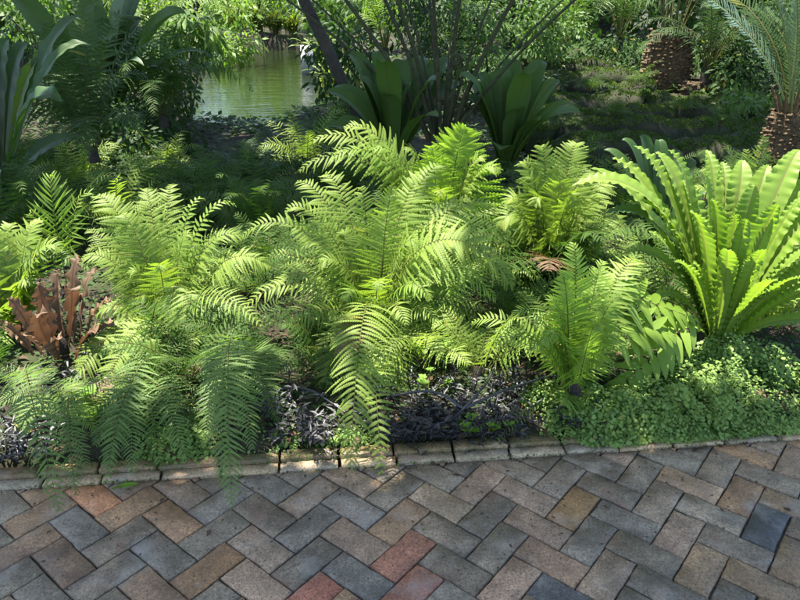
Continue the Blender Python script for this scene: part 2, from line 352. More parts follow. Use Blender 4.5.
def frond(mb, base, tip, arch=.45, lift=.15, wid=.13, n=26, tm=T_LOBE, t0=.22, prof=None, a0=6, a1=38, droop=.26, fold=8, pw=.130, face=.6, rr=.0035, curl=.1, rg=rng, jit=1.35, var0=0., side=0):
    """pinnate frond: rachis from base to tip with n pairs of pinnae"""
    base = np.asarray(base, float); tip = np.asarray(tip, float); d = tip-base; L = np.linalg.norm(d)
    hd = d[:2]/(np.linalg.norm(d[:2])+1e-6)
    if np.linalg.norm(d[:2]) < .15*L: hd = np.array([d[0]*.5, -1.]); hd /= np.linalg.norm(hd)
    h3 = np.array([*d[:2], 0]); sv = np.array([-d[1], d[0], 0])*side
    p1 = base + np.array([0, 0, arch*L]) + h3*.12 + sv*.5; p2 = tip - h3*.36 + np.array([0, 0, lift*L]) + sv
    pts = bez(base, p1, p2, tip, 48)
    seg = np.concatenate([[0], np.cumsum(np.linalg.norm(np.diff(pts, axis=0), axis=1))]); tot = seg[-1]; u = seg/tot
    T, S, N = frame(pts, hd, face)
    t = t0 + (1-t0)*(np.linspace(0, 1, n)**.92)*.985
    if prof is None: prof = lambda q: np.minimum(1, .55+2.2*q)*np.maximum(0., 1-q)**.62
    q = (t-t0)/(1-t0)
    ip = lambda A: np.stack([np.interp(t, u, A[:, k]) for k in range(3)], 1)
    O, Tt, St, Nt = ip(pts), ip(T), ip(S), ip(N)
    tv, tf = tm; m = len(tv)
    ang = np.radians(a0 + (a1-a0)*q**1.3)
    for sd in (1, -1):
        ln = wid*prof(q)*(1+jit*rg.normal(0, .06, n)) + .006
        an = ang + jit*rg.normal(0, .05, n); fo = np.radians(fold + jit*rg.normal(0, 7, n))
        ca, sa = np.cos(an)[:, None], np.sin(an)[:, None]
        D = ca*sd*St + sa*Tt; C = ca*Tt - sa*sd*St
        D2 = np.cos(fo)[:, None]*D + np.sin(fo)[:, None]*Nt
        off = (rg.random() - .5)*(1-t0)*tot/n*.7
        x, y, z = tv[:, 0], tv[:, 1], tv[:, 2]
        wd = np.minimum(pw*wid*(.45+.55*prof(q)), ln*.6+.003)
        dr = droop*(1+jit*rg.normal(0, .3, n))
        V = (O + Tt*off)[:, None] + D2[:, None]*(ln[:, None]*x)[..., None] + C[:, None]*(wd[:, None]*y + curl*ln[:, None]*x*x)[..., None] \
            + Nt[:, None]*(wd[:, None]*z - .5*dr[:, None]*ln[:, None]*x*x)[..., None] + np.array([0, 0, -1.])*(dr[:, None]*.6*ln[:, None]*x*x)[..., None]
        F = (tf[None] + (np.arange(n)*m)[:, None, None]).reshape(-1, 4)
        if sd < 0: F = F[:, ::-1]
        mb.add(V.reshape(-1, 3), F, var=np.repeat(np.clip(var0+rg.normal(.5, .22, n), 0, 1.3), m))
    k = np.linspace(0, 47, 13).astype(int)
    mb.tube(pts[k], np.linspace(rr, rr*.25, 13), 4, var=.5, rib=.8)
    return mb

def strap(mb, base, tip, arch=.5, lift=.1, w=.05, ruff=.0, nr=24, face=.45, fold=.25, peak=.62, rg=rng, side=0, t0=.0, K=72, rib=1., tw=0., hx=.1, lob=.035):
    """undivided strap leaf, optionally crimped along its edges"""
    base = np.asarray(base, float); tip = np.asarray(tip, float); d = tip-base; L = np.linalg.norm(d)
    hd = d[:2]/(np.linalg.norm(d[:2])+1e-6); h3 = np.array([*d[:2], 0]); sv = np.array([-d[1], d[0], 0])*side
    if np.linalg.norm(d[:2]) < .15*L: hd = np.array([d[0]*.5, -1.]); hd /= np.linalg.norm(hd)
    pts = bez(base, base+np.array([0, 0, arch*L])+h3*hx+sv*.5, tip-h3*.33+np.array([0, 0, lift*L])+sv, tip, K)
    T, S, N = frame(pts, hd, face)
    if tw:
        a = np.linspace(0, tw, K)[:, None]; S, N = np.cos(a)*S+np.sin(a)*N, np.cos(a)*N-np.sin(a)*S
    u = np.linspace(0, 1, K)
    prof = (np.interp(u, [0, .08, .3, peak, .85, .95, 1], [.12, .25, .62, 1, .66, .30, .02]))*w
    vs = np.array([-1, -.82, -.6, -.35, -.1, 0, .1, .35, .6, .82, 1]); m = len(vs)
    ph = rg.random()*6
    phase = 2*math.pi*nr*u + ph + .8*np.sin(u*9+ph) + 1.1*np.sin(u*23+ph*3); ruff = ruff*rg.uniform(.5, 1.25)*(.65+.45*np.sin(u*14+ph*2))
    V = []
    for k, s in enumerate(vs):
        sg = np.sign(s); am = ruff*abs(s)**1.5*np.sin(phase*(1. if s < 0 else .93) + (1.1 if s > 0 else 0) + abs(s)*.9)*np.minimum(1, u*6)*np.minimum(1, (1-u)*9+.25)
        ed = (1 + (lob*np.sin(phase*1.0+.9+ (1.1 if s > 0 else 0)) if np.max(ruff) > 0 and abs(s) > (.7 if lob > .1 else .99) else 0))
        V.append(pts + S*(prof*s*ed)[:, None] + N*(fold*abs(s)*prof + am + (-.0015 if s == 0 else 0))[:, None] + T*(am*.25)[:, None])
    V = np.stack(V, 1)
    i, j = np.meshgrid(np.arange(K-1), np.arange(m-1), indexing='ij'); a = (i*m+j).ravel()
    rb = np.zeros((K, m)); rb[:, 4:7] = np.array([.15, 1, .15])*rib
    rb[:6] = np.maximum(rb[:6], .6)
    vv = np.clip(.5 + .25*np.sin(phase)[:, None]*np.abs(vs)[None] + rg.normal(0, .1) , 0, 1)
    mb.add(V.reshape(-1, 3), np.c_[a, a+1, a+m+1, a+m], var=vv.ravel(), rib=rb.ravel())
    return mb

LEAF_F = np.array([[0, 1, 2, 4], [0, 4, 2, 3]])
def leaves(mb, pts, dirs, nrm, size, ratio=.45, var=None, rg=rng, fold=.15, cup=.0):
    """single folded leaf blades at pts pointing along dirs"""
    n = len(pts); dirs = dirs/(np.linalg.norm(dirs, axis=1)[:, None]+1e-9)
    nrm = nrm-(nrm*dirs).sum(1)[:, None]*dirs; nrm = nrm/(np.linalg.norm(nrm, axis=1)[:, None]+1e-9); s = np.cross(dirs, nrm)
    size = np.broadcast_to(size, (n,))[:, None]; w = size*ratio*.5
    V = np.stack([pts, pts+dirs*size*.45+s*w+nrm*w*fold, pts+dirs*size - nrm*size*cup, pts+dirs*size*.45-s*w+nrm*w*fold, pts+dirs*size*.5-nrm*w*.1], 1)
    F = (LEAF_F[None]+(np.arange(n)*5)[:, None, None]).reshape(-1, 4)
    mb.add(V.reshape(-1, 3), F, var=np.repeat(rg.normal(.5, .25, n) if var is None else var, 5))
def rdir(n, rg=rng):
    v = rg.normal(0, 1, (n, 3)); return v/np.linalg.norm(v, axis=1)[:, None]

# ------------------------------------------------------------------ plants
def fr(parent, mat, base, tip, name='frond', **k):
    mb = MB(); frond(mb, base, tip, **k); return mb.build(name, mat, parent)
def ringed(b, tip, r=.025):
    d = np.asarray(tip)[:2]-np.asarray(b)[:2]; d = d/(np.linalg.norm(d)+1e-6); return np.asarray(b)+np.array([*d*r, 0])
def crown_stub(parent, b, r=.035, h=.08, mat='bark'):
    b = np.asarray(b, float); MB().tube([b+[0, 0, -.05], b+[0, 0, h*.6], b+[0, 0, h]], [r*1.1, r, r*.5], 8, var=.2).build('rootstock', M[mat], parent)
FWD = np.array([0, math.cos(PITCH), -math.sin(PITCH)]); UPV = np.array([0, math.sin(PITCH), math.cos(PITCH)])
def pix(q):
    d = np.asarray(q)-CAM; z = d@FWD; return 400+FPX*d[0]/z, 300-FPX*(d@UPV)/z
OPEN = [(0, 258, 122, 350), (488, 350, 545, 388), (596, 352, 800, 440), (395, 378, 520, 445), (20, 380, 60, 470), (690, 300, 760, 352), (640, 330, 800, 352)]   # spots where no low frond grows in front
def clear(*qs):
    for q in qs:
        x, y = pix(q)
        if any(a <= x <= c and b <= y <= d for a, b, c, d in OPEN): return False
    return True
WF = 1.6
def hero_fern(label, bpx, heroes, mat='fern', fill=8, fillL=(.35, .6), group=None, bz=.1, wid=.12, tm=T_LOBE, n=26, seed=1, fillmat=None, name='fern', up=(.25, .8), **kw):
    rg = np.random.default_rng(seed); b = G(*bpx, bz); b[2] = bz
    root = empty(name, (b[0], b[1], float(height(b[0], b[1]))), label, 'fern', group)
    crown_stub(root, b)
    for h in heroes:
        px, py, dy = h[:3]; o = dict(kw); o.update(h[3] if len(h) > 3 else {})
        w = o.pop('wid', wid)*WF; tmm = o.pop('tm', tm); nn = int(o.pop('n', n)*1.42); mm = o.pop('mat', mat); bb = o.pop('base', None)
        tp = P(px, py, b[1]+dy)
        if tp[2] < .06: tp = G(px, py, .06)
        b0 = ringed(b, tp) if bb is None else P(bb[0], bb[1], b[1]+bb[2])
        fr(root, M[mm], b0, tp, wid=w, tm=tmm, n=nn, rg=rg, **o)
    fill = int(fill*1.9)
    for k in range(fill):
        a = 2*math.pi*(k+rg.random()*.7)/fill; L = rg.uniform(*fillL)*(1.1 if k % 2 else .85); el = rg.uniform(*up) if k % 2 else rg.uniform(.02, .35)
        tp = b + L*np.array([math.cos(a)*math.cos(el), math.sin(a)*math.cos(el), math.sin(el)])
        if tp[1] < kerb(tp[0])+.1: tp[1] = kerb(tp[0])+.1+rg.random()*.1
        if not clear(tp, (b+tp)/2+[0, 0, .12]): continue
        fr(root, M['deadleaf' if k % 11 == 6 else (fillmat or mat)], ringed(b, tp), tp, arch=rg.uniform(.3, .55), lift=rg.uniform(.1, .3), wid=wid*1.25*rg.uniform(.75, 1.), tm=tm, n=n, rg=rg, **kw)
    return root
def clump(label, b, nf, L, wid, mat, tm=T_LOBE_L, n=20, seed=1, el=(.2, 1.1), cat='fern', name='fern', arch=.4, lift=.2, azc=None, azw=math.pi, stub=.04, h=0, group=None, part='frond', **kw):
    rg = np.random.default_rng(seed); b = np.array(b, float); g = float(height(b[0], b[1]))
    if len(b) == 2: b = np.array([*b, g])
    root = empty(name, (b[0], b[1], g), label, cat, group)
    if h: MB().tube([b-[0, 0, .05], b+[0, 0, h]], [stub*1.2, stub], 8, var=.2).build('trunk', M['bark'], root)
    else: crown_stub(root, b, stub)
    top = b+[0, 0, h]
    for k in range(nf):
        a = (2*math.pi*(k+rg.random()*.6)/nf) if azc is None else azc + rg.uniform(-azw, azw)
        l = L*rg.uniform(.7, 1.15); e = rg.uniform(*el)
        tp = top + l*np.array([math.cos(a)*math.cos(e), math.sin(a)*math.cos(e), math.sin(e)])
        tp[2] = max(tp[2], height(tp[0], tp[1])+.08)
        if not clear(tp, (top+tp)/2+[0, 0, .1]): continue
        fr(root, M[mat], ringed(top, tp, stub*.6), tp, name=part, arch=arch*rg.uniform(.8, 1.2), lift=lift*rg.uniform(.7, 1.3), wid=wid*rg.uniform(.8, 1.15), tm=tm, n=n, rg=rg, **kw)
    return root
def rosette(label, b, nl, L, w, mat, seed=1, el=(.5, 1.3), ruff=0., name='birds_nest_fern', cat='fern', heroes=(), arch=.45, lift=.05, **kw):
    rg = np.random.default_rng(seed); b = np.array(b, float); g = float(height(b[0], b[1]))
    if len(b) == 2: b = np.array([*b, g])
    root = empty(name, (b[0], b[1], g), label, cat); crown_stub(root, b, .06)
    for h in heroes:
        o = dict(arch=arch, lift=lift, w=w, ruff=ruff, rg=rg); o.update(kw); o.update(h[3] if len(h) > 3 else {})
        mm = o.pop('mat', mat); tp = P(h[0], h[1], b[1]+h[2]); mb = MB(); strap(mb, ringed(b, tp, .04), tp, **o); mb.build('leaf_blade', M[mm], root, smooth=True)
    for k in range(nl):
        a = 2*math.pi*(k+rg.random()*.7)/nl; e = rg.uniform(*el); l = L*rg.uniform(.7, 1.1)
        tp = b + l*np.array([math.cos(a)*math.cos(e), math.sin(a)*math.cos(e), math.sin(e)])
        mb = MB(); strap(mb, ringed(b, tp, .04), tp, arch=arch, lift=lift, w=w*rg.uniform(.8, 1.1), ruff=ruff, rg=rg, **kw); mb.build('leaf_blade', M[mat], root, smooth=True)
    return root
def shrub(label, px, py, Yd, rx, rz, mat, nleaf=900, size=.11, ratio=.42, seed=1, cat='shrub', name='shrub', hang=.3, ry=None, stems=5, group=None, clumps=9):
    rg = np.random.default_rng(seed); c = P(px, py, Yd); g = float(height(c[0], c[1])); ry = ry or rx
    root = empty(name, (c[0], c[1], g), label, cat, group)
    cc = rg.normal(0, .5, (clumps, 3)); cc = cc/np.maximum(1, np.linalg.norm(cc, axis=1)[:, None]*1.15)
    ci = rg.integers(0, clumps, nleaf); off = rdir(nleaf, rg)*(rg.random(nleaf)**.4*.42)[:, None]
    p = c + (cc[ci]+off)*np.array([rx, ry, rz]); p[:, 2] = np.maximum(p[:, 2], height(p[:, 0], p[:, 1])+.03)
    d = off*1.4 + rdir(nleaf, rg)*.35 + np.array([0, -.1, -hang]); nr = np.array([0, -.35, 1.]) + rdir(nleaf, rg)*.55
    mb = MB(); leaves(mb, p, d, nr, size*rg.uniform(.6, 1.25, nleaf), ratio, var=np.clip(rg.normal(.5, .2, nleaf)+(rg.random(clumps)[ci]-.5)*.5, 0, 1.2), rg=rg, cup=.1)
    mb.build('foliage', M[mat], root)
    mb = MB(); base = np.array([c[0], c[1], g-.05])
    for k in range(stems):
        e = c+cc[k % clumps]*np.array([rx, ry, rz]); e[2] = max(e[2], g+.05); b0 = base+np.array([*rg.normal(0, .05, 2), 0])
        mb.tube(bez(b0, b0+[0, 0, .4*max(.1, e[2]-g)], e-[0, 0, .1], e, 8), np.linspace(.016, .005, 8), 5, var=.3)
    mb.build('stem', M['bark'], root)
    return root
def grass(label, px, py, Yd, n, L, w, mat, seed=1, cat='plant', name='grass_clump', el=(.6, 1.4), group=None):
    rg = np.random.default_rng(seed); c = P(px, py, Yd); g = float(height(c[0], c[1])); b = np.array([c[0], c[1], max(g, -.12)])
    root = empty(name, b, label, cat, group); mb = MB()
    for k in range(n):
        a = rg.random()*6.283; e = rg.uniform(*el); l = L*rg.uniform(.5, 1.1); bb = b+np.array([*rg.normal(0, .08*L, 2), 0])
        h = np.array([math.cos(a), math.sin(a), 0]); tp = bb + l*(h*math.cos(e)+np.array([0, 0, math.sin(e)*.8]))
        strap(mb, bb, tp, arch=.5, lift=.12, w=w, K=9, rg=rg, fold=.3, rib=.2)
    mb.build('foliage', M[mat], root); return root
#@@PLANTS
# ================================================================== FOREGROUND FERNS
up = dict(arch=.5, lift=.02); ov = dict(arch=.55, lift=.30); dr = dict(arch=.55, lift=.45, droop=.35)
hero_fern('large light green fern fanning up in the middle of the bed behind the black leaves', (375, 338), [
    (296, 182, .32, dict(arch=.5, lift=.08, wid=.12)), (322, 176, .40, dict(wid=.12, arch=.5)), (360, 190, .15, dict(wid=.10, arch=.45, tm=T_LOBE)), (393, 186, .05, dict(wid=.125, arch=.5, lift=-.05)),
    (425, 172, .30, up), (447, 168, .35, dict(wid=.13, arch=.5)), (514, 287, -.12, dict(arch=.85, lift=.50, wid=.15, n=34, tm=T_LOBE_F)), (243, 236, .05, dict(arch=.55, lift=.28, wid=.10)),
    (272, 288, -.08, dict(arch=.5, lift=.35, wid=.10, tm=T_LOBE_F)), (490, 266, .05, dict(arch=.4, lift=.2, wid=.085, base=(438, 308, -.05), t0=.1, n=18, mat='fern_bright')), (300, 330, -.15, dict(arch=.5, lift=.4, wid=.10, tm=T_LOBE_F)),
    (470, 336, -.18, dict(arch=.45, lift=.3, wid=.09, mat='fern_bright')), (476, 318, -.1, dict(arch=.45, lift=.2, wid=.08, mat='fern_bright')), (412, 350, -.2, dict(arch=.5, lift=.4, wid=.09, mat='fern_bright')),
    (350, 468, -.62, dict(arch=.52, lift=.50, wid=.115, n=30, tm=T_LOBE_F, droop=.4)), (322, 392, -.45, dict(arch=.55, lift=.45, wid=.11, n=28, tm=T_LOBE_F)), (402, 396, -.45, dict(arch=.55, lift=.45, wid=.11, n=28, tm=T_LOBE_F)),
    (381, 474, -.66, dict(base=(372, 378, -.40), arch=.35, lift=.45, wid=.068, n=17, t0=.06, pw=.24, curl=.05, droop=.1)), (366, 400, -.5, dict(arch=.6, lift=.4, wid=.12, n=28, tm=T_LOBE_F)), (440, 225, .2, dict(arch=.5, wid=.12)), (340, 235, .1, dict(arch=.5, lift=.2, wid=.11)),
    (300, 250, .0, dict(arch=.55, lift=.3, wid=.11)), (285, 212, .1, dict(arch=.5, lift=.2, wid=.11)), (318, 268, -.1, dict(arch=.6, lift=.3, wid=.10, tm=T_LOBE_F)), (500, 212, .2, dict(arch=.55, lift=.25, wid=.12)), (462, 205, .3, dict(arch=.5, lift=.1, wid=.12)), (496, 300, -.2, dict(arch=.65, lift=.4, wid=.10, mat='fern_bright')), (340, 345, -.3, dict(arch=.6, lift=.4, wid=.10, tm=T_LOBE_F)), (430, 300, -.25, dict(arch=.6, lift=.3, wid=.09, mat='fern_bright')), (380, 290, -.25, dict(arch=.6, lift=.25, wid=.09)), (478, 232, .12, dict(arch=.6, lift=.3, wid=.12)), (420, 250, -.1, dict(arch=.55, lift=.3, wid=.10)), (345, 300, -.2, dict(arch=.6, lift=.3, wid=.10, mat='fern_bright')), (455, 345, -.3, dict(base=(405, 362, -.2), arch=.3, lift=.1, wid=.05, t0=.1, n=10, tm=T_SIMPLE, pw=.3, mat='lime'))],
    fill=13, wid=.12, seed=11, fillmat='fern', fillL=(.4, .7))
hero_fern('tall feathery pale fern with one broad pointed frond before the foot of the bare stalks', (440, 268), [
    (466, 128, .02, dict(arch=.5, lift=.02, wid=.25, n=34, tm=T_LOBE_F, t0=.30, a0=8, a1=40, pw=.14, mat='fern_bright')), (345, 128, .10, dict(arch=.5, lift=.1, wid=.17, n=30, tm=T_LOBE_F)), (312, 142, -.05, dict(arch=.55, lift=.15, wid=.15, tm=T_LOBE_F)), (372, 152, -.1, dict(arch=.5, lift=.15, wid=.14, tm=T_LOBE_F, mat='fern_bright')),
    (330, 160, -.2, dict(arch=.55, lift=.2, wid=.14, mat='fern_bright')), (405, 150, -.15, dict(arch=.5, lift=.1, wid=.15, tm=T_LOBE_F)), (430, 150, -.1, dict(wid=.16, tm=T_LOBE_F, mat='fern_bright')),
    (500, 172, -.15, dict(arch=.55, lift=.2, wid=.15, tm=T_LOBE_F)), (485, 160, -.05, dict(arch=.5, lift=.15, wid=.15, tm=T_LOBE_F)), (298, 172, -.1, dict(arch=.55, lift=.25, wid=.13)), (390, 200, -.2, dict(arch=.5, lift=.2, wid=.12)), (440, 195, -.25, dict(arch=.5, lift=.2, wid=.14, tm=T_LOBE_F))],
    wid=.14, fill=8, seed=12, tm=T_LOBE_F, fillL=(.4, .7))
hero_fern('lacy half shaded fern left of the crimped strap fern, its tips drooping', (545, 290), [
    (540, 148, .15, dict(arch=.5, lift=.12)), (578, 146, .2, dict(arch=.5, lift=.15)), (592, 176, .1, dict(arch=.55, lift=.25)), (520, 165, .1, dict(arch=.5, lift=.15)), (505, 205, 0, dict(arch=.55, lift=.3)), (560, 190, -.05, dict(arch=.55, lift=.3)),
    (535, 205, -.1, dict(arch=.6, lift=.3, mat='fern')), (585, 225, -.05, dict(arch=.6, lift=.35, mat='fern')), (508, 245, -.05, dict(arch=.6, lift=.35, mat='fern_shade')), (560, 250, -.15, dict(arch=.6, lift=.35, mat='fern_shade')), (612, 190, .05, dict(arch=.55, lift=.25, mat='fern')), (525, 185, .05, dict(arch=.55, lift=.3)), (500, 225, -.1, dict(arch=.6, lift=.35)), (575, 205, -.15, dict(arch=.6, lift=.35)), (600, 240, -.15, dict(arch=.6, lift=.35, mat='fern_shade')), (530, 270, -.25, dict(arch=.6, lift=.4, mat='fern_shade')), (625, 225, .0, dict(arch=.55, lift=.3))],
    mat='fern', wid=.17, tm=T_LOBE_F, n=28, fill=13, seed=13, fillmat='fern_shade', fillL=(.45, .75))
hero_fern('big green fern on the left with arching fronds beside the brown dried leaves', (172, 338), [
    (96, 196, .25, dict(arch=.5, lift=.05, wid=.14)), (147, 188, .35, dict(wid=.12, lift=.02)), (172, 184, .42, dict(wid=.11, lift=.02)), (205, 200, .25, dict(arch=.5, lift=.15, wid=.06, tm=T_SIMPLE, n=18, pw=.22, mat='fern_bright')), (236, 206, .2, dict(arch=.5, lift=.2, wid=.06, tm=T_SIMPLE, n=18, pw=.22, mat='fern_bright')), (120, 215, .15, dict(wid=.14, arch=.5, lift=.1)),
    (80, 262, .0, dict(arch=.5, lift=.25, wid=.10)), (130, 240, .1, dict(arch=.5, lift=.15)), (270, 268, -.02, dict(base=(205, 300, 0), arch=.55, lift=.35, wid=.10, t0=.2, n=24, droop=.5)), (190, 235, .05, dict(arch=.5, lift=.1)), (160, 270, -.1, dict(arch=.6, lift=.25)),
    (60, 396, -.28, dict(base=(150, 320, -.05), arch=.25, lift=.25, wid=.085, t0=.12, droop=.35)), (97, 398, -.40, dict(base=(160, 325, -.12), arch=.3, lift=.3, wid=.085, t0=.12)), (106, 484, -.60, dict(base=(170, 365, -.28), arch=.3, lift=.4, wid=.085, t0=.1, n=24, mat='fern_front')), (120, 440, -.55, dict(base=(158, 350, -.25), arch=.3, lift=.4, wid=.08, t0=.1, mat='fern_front')),
    (206, 378, -.35, dict(base=(185, 295, -.08), arch=.25, lift=.35, wid=.085, t0=.1, mat='fern')), (168, 330, -.2, dict(base=(178, 285, 0), arch=.3, lift=.3, wid=.08)), (140, 300, -.1, dict(arch=.6, lift=.3, wid=.10)), (225, 262, .05, dict(arch=.55, lift=.25)), (250, 320, -.15, dict(arch=.5, lift=.35, mat='fern_front')), (110, 350, -.25, dict(arch=.55, lift=.35, wid=.09)), (150, 365, -.3, dict(arch=.55, lift=.4, wid=.09)), (245, 240, .1, dict(arch=.5, lift=.25)), (130, 275, -.05, dict(arch=.6, lift=.25, wid=.10)), (200, 345, -.25, dict(arch=.55, lift=.4, wid=.09)), (95, 315, -.1, dict(arch=.5, lift=.3, wid=.09)), (215, 320, -.2, dict(arch=.55, lift=.35, wid=.09, mat='fern_front'))],
    mat='fern', wid=.115, fill=9, seed=14, fillL=(.35, .6))
hero_fern('fern with long fronds hanging straight down over the brick kerb, left of the middle fern', (240, 368), [
    (232, 506, -.52, dict(arch=.5, lift=.52, wid=.085, n=30, droop=.2)), (222, 488, -.50, dict(arch=.5, lift=.5, wid=.08, n=28)), (252, 450, -.50, dict(arch=.5, lift=.5, wid=.075, n=28)), (278, 420, -.38, dict(arch=.5, lift=.45, wid=.075)), (205, 445, -.45, dict(arch=.5, lift=.45, wid=.075)), (274, 372, -.2, dict(arch=.5, lift=.35)), (212, 400, -.3, dict(arch=.5, lift=.35)), (248, 330, .1, dict(arch=.5, lift=.25)), (200, 380, -.15, dict(arch=.5, lift=.35))],
    mat='fern_front', wid=.08, fill=6, seed=15, fillmat='fern_shade', fillL=(.25, .4))
hero_fern('small fern with one broad frond bowing over the kerb at the far left', (55, 400), [
    (60, 512, -.36, dict(base=(30, 385, -.02), arch=.35, lift=.45, wid=.085, n=26, t0=.04, droop=.25)), (76, 496, -.38, dict(base=(75, 400, -.05), arch=.3, lift=.4, wid=.06, t0=.06)), (88, 470, -.33, dict(arch=.5, lift=.4, wid=.055)), (20, 430, -.2, dict(arch=.5, lift=.35, wid=.06)), (95, 430, -.2, dict(arch=.5, lift=.35, wid=.055, mat='fern_bright'))],
    mat='fern_front', wid=.06, fill=4, seed=16, fillL=(.18, .3))
hero_fern('pale fern at the left edge with fronds pointing up behind the brown dried leaves', (18, 330), [
    (-18, 225, .15, dict()), (12, 225, .25, dict()), (42, 222, .2, dict(lift=.12)), (62, 250, 0, dict(lift=.25)), (-30, 270, 0, dict(lift=.25)), (5, 250, .1, dict()), (88, 270, -.02, dict(base=(14, 290, .05), arch=.45, lift=.30, wid=.055, t0=.15, mat='fern_front', droop=.4)), (-12, 320, -.2, dict(lift=.35)), (30, 285, -.1, dict(lift=.3)), (-40, 245, .1, dict())],
    mat='fern', wid=.12, tm=T_SIMPLE, n=22, pw=.16, fill=6, seed=17)
hero_fern('wiry stalked frond with thin curved leaflets reaching left above the brown dried leaves', (68, 300), [
    (52, 176, .15, dict(arch=.55, lift=.1, wid=.17, n=13, t0=.35, tm=T_THIN, pw=.07, a0=35, a1=60, droop=.3)), (92, 195, .1, dict(arch=.55, lift=.15, wid=.12, n=14, t0=.35, tm=T_THIN, pw=.07)), (30, 215, .05, dict(arch=.5, lift=.2, wid=.12, n=13, t0=.35, tm=T_THIN, pw=.08))],
    mat='fern_bright', fill=0, seed=18)
hero_fern('upright yellow green fern with narrow separate leaflets right of the mossy rock', (572, 398), [
    (573, 243, .12, dict(arch=.5, lift=.0, wid=.118, n=24, t0=.25, a0=5, a1=40, fold=2)), (514, 314, -.08, dict(arch=.45, lift=.15, wid=.085, n=22)), (548, 300, .0, dict(arch=.5, lift=.1, wid=.10)), (604, 262, .15, dict(arch=.5, lift=.08, wid=.10)), (530, 350, -.15, dict(arch=.5, lift=.25, wid=.08)), (598, 330, -.1, dict(arch=.5, lift=.25)), (622, 300, .05, dict(arch=.5, lift=.2, wid=.09)), (545, 345, -.2, dict(arch=.55, lift=.3, wid=.09)), (640, 262, .35, dict(arch=.5, lift=.2, mat='fern')), (560, 275, .02, dict(arch=.5, lift=.05, wid=.10))],
    mat='fern_bright', wid=.115, tm=T_SIMPLE, pw=.105, fill=9, seed=19, fillL=(.3, .5))
# broad lobed fronds lying over the maidenhair
b = G(590, 378, .1); root = empty('oak_leaf_fern', b, 'broad deeply lobed shiny fronds spreading over the small round leaves before the crimped fern', 'fern'); crown_stub(root, b)
for i, (px, py, dy, w, o) in enumerate([(696, 318, .10, .19, dict(base=(584, 306, .0))), (676, 336, -.02, .17, dict(base=(590, 332, -.04))), (604, 400, -.16, .16, dict(base=(700, 328, .12))), (640, 285, .05, .14, dict(base=(578, 330, .02))), (560, 352, -.12, .10, dict(base=(622, 318, .12))), (580, 405, -.2, .09, dict())]):
    tp = P(px, py, b[1]+dy); bs = o.get('base'); bb = P(bs[0], bs[1], b[1]+bs[2]) if bs else ringed(b, tp)
    if bs: MB().tube(bez(b, b+[0, 0, .1], bb-[0, 0, .05], bb, 8), .004, 5, rib=.8).build('stalk', M['fern_bright'], root)
    fr(root, M['strap_bright'], bb, tp, arch=.25, lift=.12, wid=w, n=14, tm=T_BROAD, t0=.04, pw=.32, a0=25, a1=45, fold=-4, droop=.25, face=.9, curl=.1, prof=lambda q: np.minimum(1, .45+2.*q)*np.maximum(0, 1-q)**.5)
# crimped strap fern
b = G(716, 344, .12); b[2] = .12
rosette('large crimped bright yellow green strap fern standing in a vase shape at the right', b, 18, .75, .036, 'strap_bright', seed=21, el=(.75, 1.4), heroes=[
    (634, 146, .30, dict(w=0.041)), (612, 158, .28, dict(w=0.045)), (590, 168, .12, dict(w=0.041)), (572, 186, .02, dict(w=0.054, arch=.6, lift=.12, mat='strap_bright')), (655, 152, .32, dict(w=0.049)), (668, 150, .15, dict(w=0.043)), (742, 160, .35, dict(w=0.060)), (722, 162, .38, dict(w=0.049)), (690, 212, -.16, dict(w=0.057, face=.2)),
    (712, 200, -.10, dict(w=0.051, face=.2)), (702, 172, .05, dict(w=0.049)), (768, 165, .30, dict(w=0.059)), (778, 205, -.12, dict(w=0.054, face=.15, side=.05)), (800, 150, .18, dict(w=0.064)), (812, 178, .1, dict(w=0.064)), (826, 205, .0, dict(w=0.064)), (838, 160, .3, dict(w=0.059)), (835, 262, -.1, dict(w=0.054, arch=.4)), (835, 300, -.22, dict(w=0.059, arch=.35, lift=.2)), (850, 340, -.25, dict(w=0.049, arch=.35, lift=.25)),
    (640, 200, .0, dict(w=0.043)), (603, 215, .08, dict(w=0.049, arch=.55, lift=.15, mat='strap_shade')), (765, 250, -.2, dict(w=0.043, face=.2)), (735, 215, -.1, dict(w=0.049, face=.2)), (755, 185, .12, dict(w=0.057)), (790, 225, .1, dict(w=0.054)), (640, 350, -.2, dict(w=0.039, arch=.4, lift=.3)), (664, 240, .1, dict(w=0.044, arch=.4, lift=.1)), (622, 255, .05, dict(w=0.041, arch=.45, lift=.18)), (650, 300, -.05, dict(w=0.037, arch=.4, lift=.25)), (727, 250, -.22, dict(w=0.044, face=.2)), (675, 262, -.2, dict(w=0.041, face=.2)), (780, 290, -.25, dict(w=0.044, arch=.35)), (800, 250, .0, dict(w=0.048)), (706, 150, .42, dict(w=0.044)), (682, 180, .25, dict(w=0.049))], ruff=.0135, nr=22, arch=.36, lift=-.02, peak=.7, hx=.22)
hero_fern('green fern with comb-like fronds rising among the leaves behind the crimped strap fern', (735, 262), [
    (722, 150, .1, dict()), (745, 152, .15, dict()), (700, 170, .1, dict()), (765, 140, .1, dict()), (690, 190, 0, dict()), (775, 175, 0, dict())], mat='fern', wid=.12, tm=T_SIMPLE, pw=.1, n=24, fill=5, seed=22)
b = G(655, 262, .1)
rosette('smooth dull green strap fern standing behind the left leaves of the crimped fern', b, 6, .7, .055, 'strap_shade', seed=23, heroes=[(640, 136, .2), (658, 140, .2), (676, 150, .25), (622, 140, .1), (694, 160, .2), (604, 150, .2)], arch=.45)

